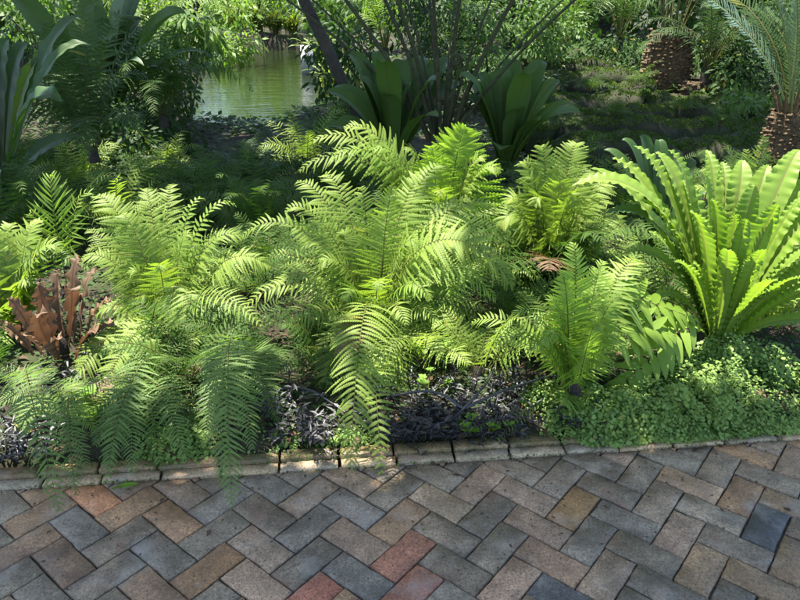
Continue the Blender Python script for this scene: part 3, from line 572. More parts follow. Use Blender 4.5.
hero_fern('fern with crowded arching fronds hiding the kerb between the two hanging ferns at the left', (150, 392), [
    (108, 468, -.3, dict(arch=.4, lift=.5)), (132, 472, -.3, dict(arch=.45, lift=.5)), (160, 466, -.3, dict(arch=.45, lift=.5, mat='fern_shade')), (186, 462, -.3, dict(arch=.45, lift=.5)), (140, 425, -.2, dict(arch=.5, lift=.4, mat='fern')), (95, 445, -.25, dict(arch=.4, lift=.45)), (118, 395, -.15, dict(arch=.5, lift=.3, mat='fern')), (175, 420, -.2, dict(arch=.5, lift=.4)), (85, 420, -.15, dict(arch=.45, lift=.3, mat='fern')), (200, 440, -.25, dict(arch=.4, lift=.4, mat='fern_shade')), (155, 340, .1, dict(arch=.5, lift=.1, mat='fern'))],
    mat='fern_front', wid=.062, n=24, fill=6, seed=24, fillmat='fern_shade', fillL=(.2, .35))
# ------------------------------------------------------------------ maidenhair, black leaves, seedlings
def maiden(label, mounds, n, seed):
    rg = np.random.default_rng(seed); mb = MB(); tw = MB()
    for (px, py, Yd, rx, ry, rz, wgt) in mounds:
        c = P(px, py, Yd); ns = int(n*wgt/14)
        for k in range(ns):
            d = rdir(1, rg)[0]; d[2] = abs(d[2])*.9+.05; d /= np.linalg.norm(d)
            rr = rg.uniform(.55, 1.05)
            if math.sin(11*d[0]+px)*math.sin(9*d[1]+2*px)*math.sin(8*d[2]+px) > .22: rr *= .62
            e = c + d*np.array([rx, ry, rz])*rr*(1+.22*math.sin(9*d[0]+5*d[2]+px)*math.sin(6*d[1]+px))
            if e[1] < kerb(e[0])+.04: e[1] = kerb(e[0])+.04+rg.random()*.06
            o = np.array([d[0], d[1]-.25, 0.]); o /= np.linalg.norm(o)
            l = rg.uniform(.05, .10); nl = 14
            pts = bez(e-o*l*.6-[0, 0, .01], e-o*l*.2+[0, 0, .02], e+o*l*.25+[0, 0, .01], e+o*l*.55-[0, 0, .04+.03*rg.random()], nl)
            pts[:, 2] = np.maximum(pts[:, 2], .03)
            sd = np.cross(o, [0, 0, 1])
            p = pts + sd*(np.where(np.arange(nl) % 2, 1, -1)*rg.uniform(.004, .014, nl))[:, None] + rg.normal(0, .003, (nl, 3))
            dd = sd*np.where(np.arange(nl) % 2, 1, -1)[:, None] + o*.5 + rg.normal(0, .3, (nl, 3)); dd /= np.linalg.norm(dd, axis=1)[:, None]
            nr = d*.7+np.array([0, -.4, .8]) + rg.normal(0, .55, (nl, 3)); nr -= (nr*dd).sum(1)[:, None]*dd; nr /= np.linalg.norm(nr, axis=1)[:, None]; s2 = np.cross(dd, nr)
            sz = (rg.uniform(.7, 1.35)*rg.uniform(.0075, .0150, nl))[:, None]
            V = np.stack([p, p+dd*sz*.45-s2*sz*.55, p+dd*sz*.95-s2*sz*.38, p+dd*sz*1.05+s2*sz*.05+nr*sz*.1, p+dd*sz*.92+s2*sz*.42, p+dd*sz*.4+s2*sz*.55], 1)
            F = np.array([[0, 1, 2, 3], [0, 3, 4, 5]])
            mb.add(V.reshape(-1, 3), (F[None]+(np.arange(nl)*6)[:, None, None]).reshape(-1, 4), var=np.repeat(np.clip(rg.normal(.45+.25*(rr-.8), .22, nl), 0, 1.2), 6))
    o = mb.build('maidenhair_ground_cover', M['maiden']); tag(o, label, 'ground cover', kind='stuff')
maiden('low mass of small round maidenhair leaves spilling to the kerb at the right', [(660, 425, 2.42, .30, .22, .22, 1.), (620, 425, 2.38, .20, .18, .17, .8), (705, 420, 2.50, .30, .26, .25, 1.2), (760, 425, 2.52, .30, .26, .21, 1.1), (810, 425, 2.58, .28, .24, .22, 1.), (735, 385, 2.85, .40, .26, .19, 1.), (690, 436, 2.36, .30, .10, .14, .8), (770, 436, 2.44, .30, .10, .13, .8), (860, 405, 2.7, .3, .3, .2, .7), (800, 372, 2.95, .35, .25, .13, .7), (722, 372, 2.72, .2, .12, .17, .8), (762, 380, 2.7, .2, .14, .15, .7), (655, 385, 2.75, .3, .2, .14, .6), (615, 446, 2.26, .16, .06, .07, .3), (680, 448, 2.29, .3, .05, .06, .4)], 9500, 31)
maiden('thin patch of small round maidenhair leaves around the black hose in front of the mossy rock', [(540, 405, 2.5, .18, .14, .10, 1.), (512, 400, 2.6, .12, .1, .08, .5), (572, 425, 2.37, .14, .10, .12, .9), (598, 335, 2.95, .14, .1, .10, .35)], 3000, 32)
maiden('dark small-leaved tendrils trailing onto the kerb under the left ferns', [(180, 450, 2.2, .18, .07, .11, .9), (150, 430, 2.35, .24, .14, .10, 1.), (205, 425, 2.4, .14, .12, .12, .7), (95, 430, 2.35, .16, .12, .08, .6), (270, 445, 2.25, .14, .07, .07, .4), (350, 440, 2.28, .12, .06, .06, .3)], 3000, 33)
def blackleaf(label, spots, seed):
    rg = np.random.default_rng(seed); mb = MB()
    for (px, py, rx, ry, n) in spots:
        c0 = G(px, py, .1)
        for k in range(int(n*.62)):
            c = c0 + np.array([rg.normal(0, rx), rg.normal(0, ry), 0]); c[1] = max(c[1], kerb(c[0])+.085+.05*rg.random()); c[2] = height(c[0], c[1])
            h = rg.uniform(.04, .11); top = c+np.array([*rg.normal(0, .035, 2), h])
            top[1] -= .02
            mb.tube([c, (c+top)/2+rg.normal(0, .006, 3), top], .0028, 4, var=.2, rib=.7)
            m = 8; tt = np.linspace(.25, 1, m)[:, None]; p = c+(top-c)*tt
            a = rg.random()*6.28+np.arange(m)*2.4; d = np.stack([np.cos(a), np.sin(a)-.15, rg.uniform(-.1, .55, m)], 1)
            leaves(mb, p, d, np.array([0, -.2, 1.])+rdir(m, rg)*.25, rg.uniform(.028, .052, m), .24, rg=rg, fold=.5, cup=.12)
    o = mb.build('black_leaved_ground_cover', M['purple']); tag(o, label, 'ground cover', kind='stuff')
blackleaf('narrow silvery black leaves massed behind the kerb right of the middle fern', [(430, 425, .10, .07, 70), (465, 415, .09, .08, 60), (440, 398, .12, .08, 60), (500, 395, .08, .08, 36), (515, 420, .06, .06, 30), (410, 420, .06, .05, 26)], 41)
blackleaf('narrow silvery black leaves in the dark gap left of the middle fern', [(318, 425, .09, .06, 40), (292, 408, .08, .08, 28)], 42)
blackleaf('clump of silvery black leaves at the left end of the bed', [(6, 432, .08, .07, 34), (-10, 445, .1, .05, 24)], 43)
blackleaf('few dark narrow leaves among the stems of the left ferns', [(190, 405, .12, .08, 20), (130, 400, .1, .08, 16), (590, 415, .06, .05, 12), (85, 380, .08, .06, 14)], 44)
def seedling(label, px, py, n, sz, seed, h=.07):
    rg = np.random.default_rng(seed); c = G(px, py, .1); c[1] = max(c[1], kerb(c[0])+.12); c[2] = height(c[0], c[1]); root = empty('seedling', c, label, 'seedling', 'lime green seedlings')
    mb = MB(); st = MB()
    for k in range(n):
        e = c+np.array([rg.normal(0, .035), rg.normal(0, .025)-.01, h*rg.uniform(.4, 1.2)]); st.tube([c, (c+e)/2+[0, 0, .01], e], .0022, 4, rib=.4)
        m = 4; a = rg.random()*6.28+np.arange(m)*1.6; leaves(mb, np.repeat(e[None], m, 0), np.stack([np.cos(a), np.sin(a), .25+0*a], 1), np.array([0, -.3, 1.])+rdir(m, rg)*.2, rg.uniform(.7, 1.1, m)*sz, .8, rg=rg)
    mb.build('foliage', M['lime'], root); st.build('stem', M['lime'], root)
seedling('lime green seedling with rounded leaves at the kerb, right of the black leaves', 474, 440, 7, .034, 51)
seedling('pale lime seedling rising through the black leaves', 428, 392, 6, .026, 52, .1)
seedling('tiny lime seedling between black leaves and maidenhair, below the mossy rock', 494, 425, 5, .028, 53)
seedling('yellowish seedling at the foot of the fern beside the brown dried leaves', 95, 412, 7, .05, 54, .1)
for lab, bp, tip, w in [('little pale frond leaning over the kerb below the mossy rock', (538, 425), (494, 444), .035), ('lone lime frond hanging over the kerb in front of the right ferns', (578, 400), (566, 443), .042), ('small green frond drooping off the kerb onto the pavers at the right', (636, 425), (644, 472), .04), ('short yellow tipped frond under the broad lobed fronds', (610, 392), (640, 402), .04), ('green frond draped over the left side of the maidenhair mass', (628, 396), (602, 430), .05), ('thin frond lying across the middle of the maidenhair mass', (700, 380), (676, 418), .04)]:
    b = G(*bp, .12); tp = P(*tip, max(kerb(b[0])-.05 if 'pavers' in lab else kerb(b[0])+.05, b[1]-.3))
    b[1] = max(b[1], kerb(b[0])+.15); b[2] = .09; root = empty('fern_sprout', b, lab, 'fern')
    fr(root, M['fern_bright' if 'pavers' not in lab else 'fern'], b, tp, arch=.35, lift=.3, wid=w, n=15, t0=.08, tm=T_SIMPLE if 'pavers' not in lab else T_LOBE_L, pw=.22, droop=.15)
rg = np.random.default_rng(91); n = 7000; x = rg.uniform(-2.6, 2.9, n); u = np.where(rg.random(n) < .45, rg.normal(.052, .006, n), rg.uniform(.06, .14, n)); u = np.where(rg.random(n) < .15, rg.normal(-.002, .005, n), u)
ok = np.sin(x*5.3)*np.sin(x*13+2)+rg.random(n)*1.1 > .15; x, u = x[ok], u[ok]; n = len(x); z = np.where(u < .02, .004, np.where(u < .052, .013, .029))
mb = MB(); leaves(mb, np.stack([x, kerb(x)+u*1.005, z], 1), rdir(n, rg)+np.array([0, -.4, .5]), rdir(n, rg), rg.uniform(.004, .011, n), .6, rg=rg); tag(mb.build('kerb_moss', M['moss']), 'moss growing in the joints of the brick kerb', 'moss', kind='stuff')
# brown dried shield fronds
b = G(58, 352, .1); root = empty('oak_leaf_fern', b, 'rosette of dry curled brown lobed leaves under the left ferns', 'fern'); crown_stub(root, b, .05)
rg = np.random.default_rng(61)
for i, (px, py, dy, w) in enumerate([(38, 284, -.02, .10), (70, 292, -.08, .105), (82, 262, .1, .09), (98, 270, .06, .07), (112, 302, -.05, .08), (8, 300, -.08, .085), (26, 336, -.2, .08), (62, 338, -.22, .085), (95, 334, -.18, .08), (48, 312, -.18, .10), (-4, 328, -.1, .08), (60, 270, .1, .09), (114, 326, -.08, .07)]):
    tp = P(px, py, b[1]+dy); mb = MB(); b0 = b+(np.array([tp[0], tp[1]-.02, b[2]])-b)*.45; b0[2] = b[2]+.01
    o = dict(arch=.36, lift=rg.uniform(.0, .22), side=rg.normal(0, .25)); L = np.linalg.norm(tp-b0)
    strap(mb, b0, tp, w=w*rg.uniform(.36, .50), ruff=.010, nr=rg.uniform(6, 8), K=54, rg=rg, fold=rg.uniform(-.15, .45), peak=.55, face=rg.uniform(.4, 1.2), lob=.36, tw=rg.normal(0, .5), **o); mb.build('dry_frond', M['deadleaf'], root)
# low ferns filling the bed, and the creeping leaves on the soil
rg = np.random.default_rng(66); spots = []
for tries in range(4000):
    x = rg.uniform(-3.0, 3.2); y = rg.uniform(2.55, 5.8)
    if y < kerb(x)+.42 or abs(x) > y*.66+.2: continue
    if not clear((x, y, .1), (x, y, .3)) or any(a < pix((x, y, .15))[0] < c and b_ < pix((x, y, .15))[1] < d for a, b_, c, d in [(268, 300, 318, 420), (495, 280, 560, 365), (600, 320, 640, 350)]): continue
    if all((x-a)**2+(y-b_)**2 > (.25+.06*(y-2.5))**2 for a, b_ in spots): spots.append((x, y))
    if len(spots) >= 72: break
for i, (x, y) in enumerate(spots):
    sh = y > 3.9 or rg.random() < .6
    clump('low fern of the understorey filling the gaps between the large ferns', (x, y), 11, rg.uniform(.34, .5), .11, 'fern_shade' if sh else 'fern', T_LOBE_L, 22, 900+i, (.1, 1.0), group='low ferns between the large ferns', pw=.15, stub=.025)
rg = np.random.default_rng(67); n = 66000; x = rg.uniform(-1, 1, n); y = 2.1+rg.random(n)**1.15*14; x = x*(y*.72+.6); y = np.maximum(y, kerb(x)+.10+.3*rg.random(n)); z = height(x, y)
ok = (pond_d(x, y) < -.1) & (np.sin(x*3.1+1)*np.sin(y*2.3)+rg.random(n)*1.2 > .1); x, y, z = x[ok], y[ok], z[ok]; n = len(x); a = rg.random(n)*6.28
mb = MB(); leaves(mb, np.stack([x, y, z+rg.uniform(.005, .06, n)*(1+.12*(y-2))], 1), np.stack([np.cos(a), np.sin(a), rg.normal(.1, .3, n)], 1), np.array([0, -.2, 1.])+rdir(n, rg)*.45, rg.uniform(.012, .028, n)*(1+.42*(y-2)), .55, rg=rg)
tag(mb.build('creeping_ground_cover', M['shrub_dark']), 'small dark creeping leaves covering the soil between the ferns', 'ground cover', kind='stuff')  # darker leaf colour stands in for shade on the soil

# ------------------------------------------------------------------ rocks, hose, fallen leaf
def rock(label, px, py, Yd, size, mat, seed, name='rock'):
    rg = np.random.default_rng(seed); c = P(px, py, Yd); nu, nv = 26, 16
    th = np.linspace(0, 2*math.pi, nu, endpoint=False); ph = np.linspace(-.5*math.pi, .5*math.pi, nv)
    d = np.stack([np.cos(ph)[:, None]*np.cos(th), np.cos(ph)[:, None]*np.sin(th), np.repeat(np.sin(ph)[:, None], nu, 1)], -1).reshape(-1, 3)
    r = np.ones(len(d))
    for k in range(7):
        n = rdir(1, rg)[0]; r = np.minimum(r, rg.uniform(.62, .92)/np.maximum(.25, d@n))
    for k in range(10):
        w = rg.normal(0, 3.2, 3); r = r*(1+.035*np.sin(d@w+rg.random()*6))
    V = c + d*r[:, None]*np.array(size); i, j = np.meshgrid(np.arange(nv-1), np.arange(nu), indexing='ij'); i = i.ravel(); j = j.ravel(); j2 = (j+1) % nu
    o = MB().add(V, np.c_[i*nu+j, i*nu+j2, (i+1)*nu+j2, (i+1)*nu+j], var=.2).build(name, M[mat], smooth=True, origin=c)
    return tag(o, label, 'rock')
rock('rounded rock with yellow moss on top, behind the black leaves', 515, 385, 2.75, (.16, .11, .085), 'rock', 1)
rock('small pale grey stone lying among the left fern fronds', 163, 322, 2.9, (.05, .045, .03), 'rock_grey', 2)
rock('dark brown stone in the shaded gap left of the middle fern', 292, 398, 2.6, (.12, .10, .07), 'rock', 3)
rock('pale brown stone half buried beside the left hanging fern', 296, 378, 2.8, (.08, .06, .05), 'rock', 4)
rock('dark stone under the yellow green fern', 540, 392, 2.62, (.1, .08, .06), 'slab', 5)
def hose(label, pts, r=.0055):
    p = np.array([G(px, py, z) for px, py, z in pts]); t = np.linspace(0, len(p)-1, 60); i = np.clip(t.astype(int), 0, len(p)-2); f = (t-i)[:, None]
    a, b_, c_, d_ = p[np.maximum(i-1, 0)], p[i], p[i+1], p[np.minimum(i+2, len(p)-1)]
    q = .5*((2*b_)+(c_-a)*f+(2*a-5*b_+4*c_-d_)*f**2+(3*b_-a-3*c_+d_)*f**3)
    tag(MB().tube(q, r, 8).build('irrigation_hose', M['hose'], smooth=True), label, 'hose')
hose('black irrigation hose looping from the black leaves past the mossy rock to the right ferns', [(392, 396, .16), (425, 391, .2), (446, 396, .2), (463, 408, .18), (478, 402, .2), (500, 392, .2), (530, 382, .18), (556, 376, .16), (600, 388, .1)])
hose('short black hose crossing the dark gap left of the middle fern', [(268, 392, .12), (292, 388, .14), (312, 391, .15), (330, 402, .12), (345, 412, .1)], .005)
hose('straight black hose leaning across the black leaves', [(452, 420, .12), (466, 406, .2), (485, 385, .24), (492, 372, .2)], .005)
c = G(124, 488, .006); mb = MB(); strap(mb, c-np.array([.045, .012, -.002]), c+np.array([.05, .016, .006]), arch=.1, lift=.05, w=.012, K=12, face=.2, fold=.2)
tag(mb.build('fallen_leaf', M['lime'], origin=c), 'single fallen lime green leaf lying on the pavers by the kerb', 'leaf')
c = G(300, 448, .02)
# leaf litter
rg = np.random.default_rng(71); n = 2600; x = rg.uniform(-3.2, 3.4, n); y = kerb(x)+.11+rg.random(n)**1.3*5
mb = MB(); a = rg.random(n)*6.28; leaves(mb, np.stack([x, y, height(x, y)+rg.uniform(.004, .03, n)], 1), np.stack([np.cos(a), np.sin(a), rg.normal(0, .2, n)], 1), np.array([0, 0, 1.])+rdir(n, rg)*.4, rg.uniform(.025, .09, n), .4, rg=rg, cup=.15)
n = 800; x = rg.uniform(-2.6, 2.8, n); y = kerb(x)-rg.random(n)**2.6*.55; a = rg.random(n)*6.28
leaves(mb, np.stack([x, y, rg.uniform(.002, .007, n)+.013*(y > kerb(x)-.0)], 1), np.stack([np.cos(a), np.sin(a), rg.normal(0, .06, n)], 1), np.array([0, 0, 1.])+rdir(n, rg)*.2, rg.uniform(.004, .016, n)*np.where(rg.random(n) < .06, 2.2, 1), .5, rg=rg, cup=.1)
tag(mb.build('leaf_litter', M['litter']), 'scattered brown dead leaves on the soil under the ferns', 'leaf litter', kind='stuff')

# ================================================================== MIDDLE DISTANCE
# big fern with long bare stalks
b = P(442, 140, 5.9); g = float(height(b[0], b[1])); root = empty('tree_fern', (b[0], b[1], g), 'giant fern whose long bare brown stalks fan out above the middle of the bed', 'fern')
MB().tube([[b[0], b[1], g-.05], [b[0], b[1], g+.25], [b[0]+.01, b[1], b[2]]], [.16, .14, .10], 10, var=.2).build('trunk', M['cycad_trunk'], root)
rg = np.random.default_rng(81)
for (px, py, dy, rr) in [(368, 60, .3, .016), (340, -20, .4, .020), (378, -30, .1, .018), (392, -30, .3, .020), (428, -30, .5, .016), (432, -40, -.2, .017), (462, -30, .1, .020), (512, -10, .2, .022), (536, 28, .1, .015), (500, 60, .35, .012), (480, 20, .5, .012), (352, 30, .6, .011), (450, 40, .6, .010), (415, 20, .45, .013)]:
    mid = P(px, py, b[1]+dy); d = mid-b; tip = b+d*2.1+np.array([d[0]*.8, d[1]*.5, .1])
    pts = bez(b+np.array([*(d[:2]*.12), -.03]), b+d*.45-np.array([d[0]*.08, 0, 0]), b+d*1.25, tip, 26)
    st = MB().tube(pts, np.linspace(rr*1.15, rr*.5, 26), 7, var=rg.random()).build('stalk', M['stipe'], root)
    e = pts[-1]; hd = d.copy(); hd[2] = 0; hd /= np.linalg.norm(hd)+1e-6
    fr(root, M['fern_shade'], e, e+hd*1.1+np.array([0, 0, -.05]), arch=.15, lift=.2, wid=.5, n=18, t0=.02, pw=.10, rg=rg, droop=.3)
# coiled young frond
mb = MB(); c0 = P(456, 60, 5.8); th = np.linspace(0, 4.2*math.pi, 50); r_ = .045*(1-th/th[-1]*.75)
bs = b+[.03, 0, 0]; mb.tube(np.concatenate([bez(bs, bs+(c0-bs)*.4, c0-[0, 0, .2], c0-[-.045, 0, .0], 12), c0+np.stack([r_*np.cos(th), 0*th, r_*np.sin(th)], 1)]), np.concatenate([np.full(12, .012), np.linspace(.014, .008, 50)]), 7, var=.5); mb.build('coiled_frond', M['stipe'], root)
# leaning stem, built as a tree so it can carry an added shade crown
b = P(366, 95, 6.6); tpp = P(297, -25, 7.0); g = float(height(b[0], b[1])); root = empty('leaning_stem', (b[0], b[1], g), 'dark stem leaning left over the pond, behind the bare fern stalks, with a tree crown added for shade', 'tree')
d = tpp-b; d = d/np.linalg.norm(d); bb = np.array([b[0]+.12, b[1], g-.1]); pts = bez(bb, bb+[-.05, 0, .3], b+d*.4, b+d*6.2+[0, 0, .4], 24)
pts2 = pts + np.random.default_rng(5).normal(0, .008, pts.shape); MB().tube(pts2, np.linspace(.066, .045, 24), 12, var=np.repeat(np.random.default_rng(6).random(24), 12)).build('trunk', M['bark'], root)
lean_root, lean_top = root, pts[-1]

rosette('broad mid green strap fern under the stalks of the giant fern, left of their foot', P(395, 158, 6.1)*[1, 1, 0]+[0, 0, .12], 9, 1.0, .11, 'strap_mid', 91, heroes=[(348, 55, .1, dict(w=.12)), (376, 52, .25, dict(w=.11)), (402, 60, .3, dict(w=.11)), (326, 92, 0, dict(w=.10)), (360, 80, -.1, dict(w=.12)), (410, 85, -.1, dict(w=.10, mat='strap_blue')), (426, 58, .5, dict(w=.11)), (338, 120, -.1, dict(w=.09)), (385, 95, -.25, dict(w=.11)), (440, 70, .3, dict(w=.11)), (455, 60, .5, dict(w=.11))], face=.6)
rosette('broad mid green strap fern right of the foot of the bare fern stalks', P(505, 172, 6.0)*[1, 1, 0]+[0, 0, .12], 8, 1.0, .11, 'strap_mid', 92, heroes=[(498, 68, .1, dict(w=.12)), (525, 75, .0, dict(w=.11)), (478, 75, .1, dict(w=.11)), (560, 82, .1, dict(w=.10, arch=.4)), (466, 98, 0, dict(w=.10)), (572, 104, -.1, dict(w=.09, arch=.4)), (512, 60, .3, dict(w=.11)), (540, 120, -.3, dict(w=.10)), (545, 62, .3, dict(w=.11)), (520, 110, -.2, dict(w=.11))], face=.6)
# left edge wavy strap fern
rosette('big grey green wavy strap leaves crossing at the left edge', P(-14, 168, 4.6)*[1, 1, 0]+[0, 0, .25], 3, .9, .09, 'strap_blue', 93, heroes=[(82, 16, .5, dict(w=.065, ruff=.010, arch=.35, lift=0)), (10, 40, .3, dict(w=.09, ruff=.008, arch=.35, mat='strap_shade')), (30, 44, .35, dict(w=.085, arch=.35)), (92, 46, .2, dict(w=.06, arch=.4, lift=.1, mat='strap_shade')), (-14, 50, .2, dict(w=.12)), (62, 102, -.3, dict(w=.10, arch=.3, lift=.2, mat='strap_shade', ruff=.010)), (48, 56, .4, dict(w=.06, ruff=.008, mat='strap_bright', arch=.35)), (-30, 90, -.2, dict(w=.11))], ruff=.007, nr=9, face=1.0, hx=.25)
clump('dark blue green fern with a long frond drooping into the shade at the left', P(85, 110, 5.4)*[1, 1, 0]+[0, 0, .45], 15, 1.05, .22, 'fern_blue', T_LOBE, 34, 94, (.0, 1.2), arch=.5, lift=.4)
clump('dark fern with long arching fronds on the left bank before the pond', P(160, 95, 6.9)*[1, 1, 0]+[0, 0, .45], 14, 1.0, .2, 'fern_shade', T_LOBE_L, 30, 941, (.0, 1.2), arch=.5, lift=.4)
LAB = [
 # label, pixel of the base, Y, nf, L, wid, mat, template, h
 ('shaded fern on the bare ground behind the wavy strap leaves at the left edge', (40, 175), 6.0, 12, .6, .15, 'fern_shade', T_LOBE_L, 0),
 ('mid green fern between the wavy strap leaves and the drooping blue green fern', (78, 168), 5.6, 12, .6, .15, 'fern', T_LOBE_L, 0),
 ('shaded fern with thin pale edged fronds at the left edge, below the wavy strap leaves', (20, 225), 4.2, 13, .62, .15, 'fern_shade', T_SIMPLE, 0),
 ('dim fern beneath the drooping blue green frond, left', (75, 235), 4.5, 12, .6, .15, 'fern_shade', T_LOBE, 0),
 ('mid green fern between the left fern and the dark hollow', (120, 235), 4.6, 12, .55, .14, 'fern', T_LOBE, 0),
 ('low dark fern behind the left fern, right of the dark hollow', (165, 215), 5.0, 12, .55, .13, 'fern_shade', T_LOBE, 0),
 ('soft green fern spreading in front of the pond slab', (215, 215), 5.0, 13, .6, .15, 'fern_shade', T_LOBE_F, 0),
 ('feathery shaded fern left of the middle fern, below the pond', (262, 235), 4.4, 14, .62, .15, 'fern_shade', T_LOBE_F, 0),
 ('shaded fern in the dark space right behind the hanging fern', (270, 290), 3.7, 12, .5, .12, 'fern_shade', T_LOBE, 0),
 ('dark fern low between the middle fern and the lacy fern', (515, 345), 2.95, 12, .38, .11, 'fern_shade', T_LOBE, 0),
 ('dark fern below the left leaves of the crimped fern', (625, 320), 3.3, 11, .42, .11, 'fern_shade', T_LOBE, 0),
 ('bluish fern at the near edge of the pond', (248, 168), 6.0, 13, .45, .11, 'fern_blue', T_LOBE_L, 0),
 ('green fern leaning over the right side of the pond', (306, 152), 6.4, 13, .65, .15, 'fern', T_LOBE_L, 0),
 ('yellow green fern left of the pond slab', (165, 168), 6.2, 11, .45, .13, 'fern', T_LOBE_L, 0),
 ('drooping fern by the pond, nearest to the leaning stem', (335, 135), 7.0, 12, .7, .16, 'fern_shade', T_LOBE_L, 0),
 ('dark fern in the shade under the left strap leaves of the giant fern', (350, 175), 5.4, 10, .55, .14, 'fern_shade', T_LOBE_L, 0),
 ('dark fern in front of the mossy ledges, left part', (565, 190), 5.4, 11, .55, .14, 'fern_shade', T_LOBE_L, 0),
 ('dark fern in front of the mossy ledges, behind the crimped fern', (680, 190), 5.2, 11, .5, .13, 'fern_shade', T_LOBE_L, 0),
 ('dark fern by the foot of the cycad with blue green fronds', (745, 185), 5.0, 11, .5, .13, 'fern_shade', T_LOBE_L, 0),
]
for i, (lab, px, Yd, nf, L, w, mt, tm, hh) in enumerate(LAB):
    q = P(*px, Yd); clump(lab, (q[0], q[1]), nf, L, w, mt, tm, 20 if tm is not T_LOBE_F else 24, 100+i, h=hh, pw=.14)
# shaded shrubs & ground cover of the middle distance
SH = [
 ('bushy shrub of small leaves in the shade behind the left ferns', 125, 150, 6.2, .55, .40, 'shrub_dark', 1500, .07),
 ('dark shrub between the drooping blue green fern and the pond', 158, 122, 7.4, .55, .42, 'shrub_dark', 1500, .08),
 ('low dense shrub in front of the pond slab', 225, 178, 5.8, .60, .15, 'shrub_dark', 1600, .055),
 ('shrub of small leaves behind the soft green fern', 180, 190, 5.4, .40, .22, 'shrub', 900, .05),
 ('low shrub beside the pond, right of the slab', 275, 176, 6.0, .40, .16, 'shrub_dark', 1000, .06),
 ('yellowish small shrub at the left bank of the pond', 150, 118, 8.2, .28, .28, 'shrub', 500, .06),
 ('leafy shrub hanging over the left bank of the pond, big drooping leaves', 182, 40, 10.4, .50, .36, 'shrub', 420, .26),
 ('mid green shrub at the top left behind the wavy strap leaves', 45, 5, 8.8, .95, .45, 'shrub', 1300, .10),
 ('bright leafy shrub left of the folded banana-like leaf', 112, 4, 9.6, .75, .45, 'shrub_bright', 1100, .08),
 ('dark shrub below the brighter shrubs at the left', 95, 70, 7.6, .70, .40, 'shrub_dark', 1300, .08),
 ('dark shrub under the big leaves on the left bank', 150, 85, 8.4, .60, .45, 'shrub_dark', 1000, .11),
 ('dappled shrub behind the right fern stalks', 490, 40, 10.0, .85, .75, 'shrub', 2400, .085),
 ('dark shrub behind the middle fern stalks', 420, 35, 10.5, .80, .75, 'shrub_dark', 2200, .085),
 ('dark shrub behind the leaning stem', 345, 55, 9.5, .55, .60, 'shrub_dark', 1000, .11),
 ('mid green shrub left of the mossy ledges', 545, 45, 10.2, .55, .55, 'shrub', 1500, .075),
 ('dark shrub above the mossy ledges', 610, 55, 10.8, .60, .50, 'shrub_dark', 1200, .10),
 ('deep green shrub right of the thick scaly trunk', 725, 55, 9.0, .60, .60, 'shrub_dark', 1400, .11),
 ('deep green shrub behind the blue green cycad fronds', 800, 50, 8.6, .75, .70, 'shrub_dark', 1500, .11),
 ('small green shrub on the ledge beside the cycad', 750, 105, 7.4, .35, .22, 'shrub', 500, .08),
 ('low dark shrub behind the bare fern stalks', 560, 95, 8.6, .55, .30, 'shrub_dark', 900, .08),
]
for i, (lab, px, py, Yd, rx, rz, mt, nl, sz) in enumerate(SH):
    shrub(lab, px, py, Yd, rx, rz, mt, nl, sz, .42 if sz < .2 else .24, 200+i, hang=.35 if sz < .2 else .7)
# banana-like big leaves over the left bank
b = P(105, 128, 6.9); g = float(height(b[0], b[1]))
rosette('tall plant with big folded leaves leaning to the pond, top left', [b[0], b[1], g+.1], 4, 1.5, .15, 'strap_mid', 95, heroes=[(186, 14, -.1, dict(w=.17, arch=.3, fold=.5)), (135, -12, .1, dict(w=.17)), (208, 54, -.3, dict(w=.06, arch=.3, lift=.12, mat='strap_blue')), (160, -25, .3, dict(w=.17)), (144, 66, -.5, dict(w=.05, arch=.4, lift=.2, mat='strap_blue')), (95, 5, .2, dict(w=.14)), (172, 74, -.2, dict(w=.07, arch=.5, lift=.25)), (112, 40, .0, dict(w=.12)), (60, 20, .1, dict(w=.12)), (150, 30, .4, dict(w=.14))], name='broad_leaved_plant', cat='plant', el=(.8, 1.3), hx=.2, face=.7)

# palms of the background
PALM = [
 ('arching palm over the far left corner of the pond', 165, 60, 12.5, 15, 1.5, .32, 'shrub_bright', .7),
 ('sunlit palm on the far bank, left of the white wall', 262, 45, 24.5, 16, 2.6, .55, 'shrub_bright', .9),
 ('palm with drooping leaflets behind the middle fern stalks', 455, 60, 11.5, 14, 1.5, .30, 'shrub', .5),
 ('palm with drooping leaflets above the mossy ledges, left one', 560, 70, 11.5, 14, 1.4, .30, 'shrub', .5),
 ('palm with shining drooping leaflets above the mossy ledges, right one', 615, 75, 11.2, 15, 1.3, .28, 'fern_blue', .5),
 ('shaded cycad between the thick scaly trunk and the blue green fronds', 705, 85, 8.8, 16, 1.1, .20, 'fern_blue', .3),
 ('dark palm in the top right corner behind the blue green fronds', 780, 65, 9.5, 14, 1.3, .26, 'fern_shade', .6),
 ('pale palm right of the leaning stem in the distance', 385, 45, 13.0, 14, 1.6, .32, 'shrub_bright', .6),
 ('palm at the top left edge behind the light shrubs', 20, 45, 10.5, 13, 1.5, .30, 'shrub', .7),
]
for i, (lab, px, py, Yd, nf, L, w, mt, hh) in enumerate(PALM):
    q = P(px, py, Yd); clump(lab, (q[0], q[1]), nf, L, w, mt, T_THIN, 30, 300+i, (.15, 1.25), 'palm', 'palm', .45, .35, h=hh, stub=.07, pw=.07, a0=25, a1=60, droop=.5, part='palm_frond', rr=.008)

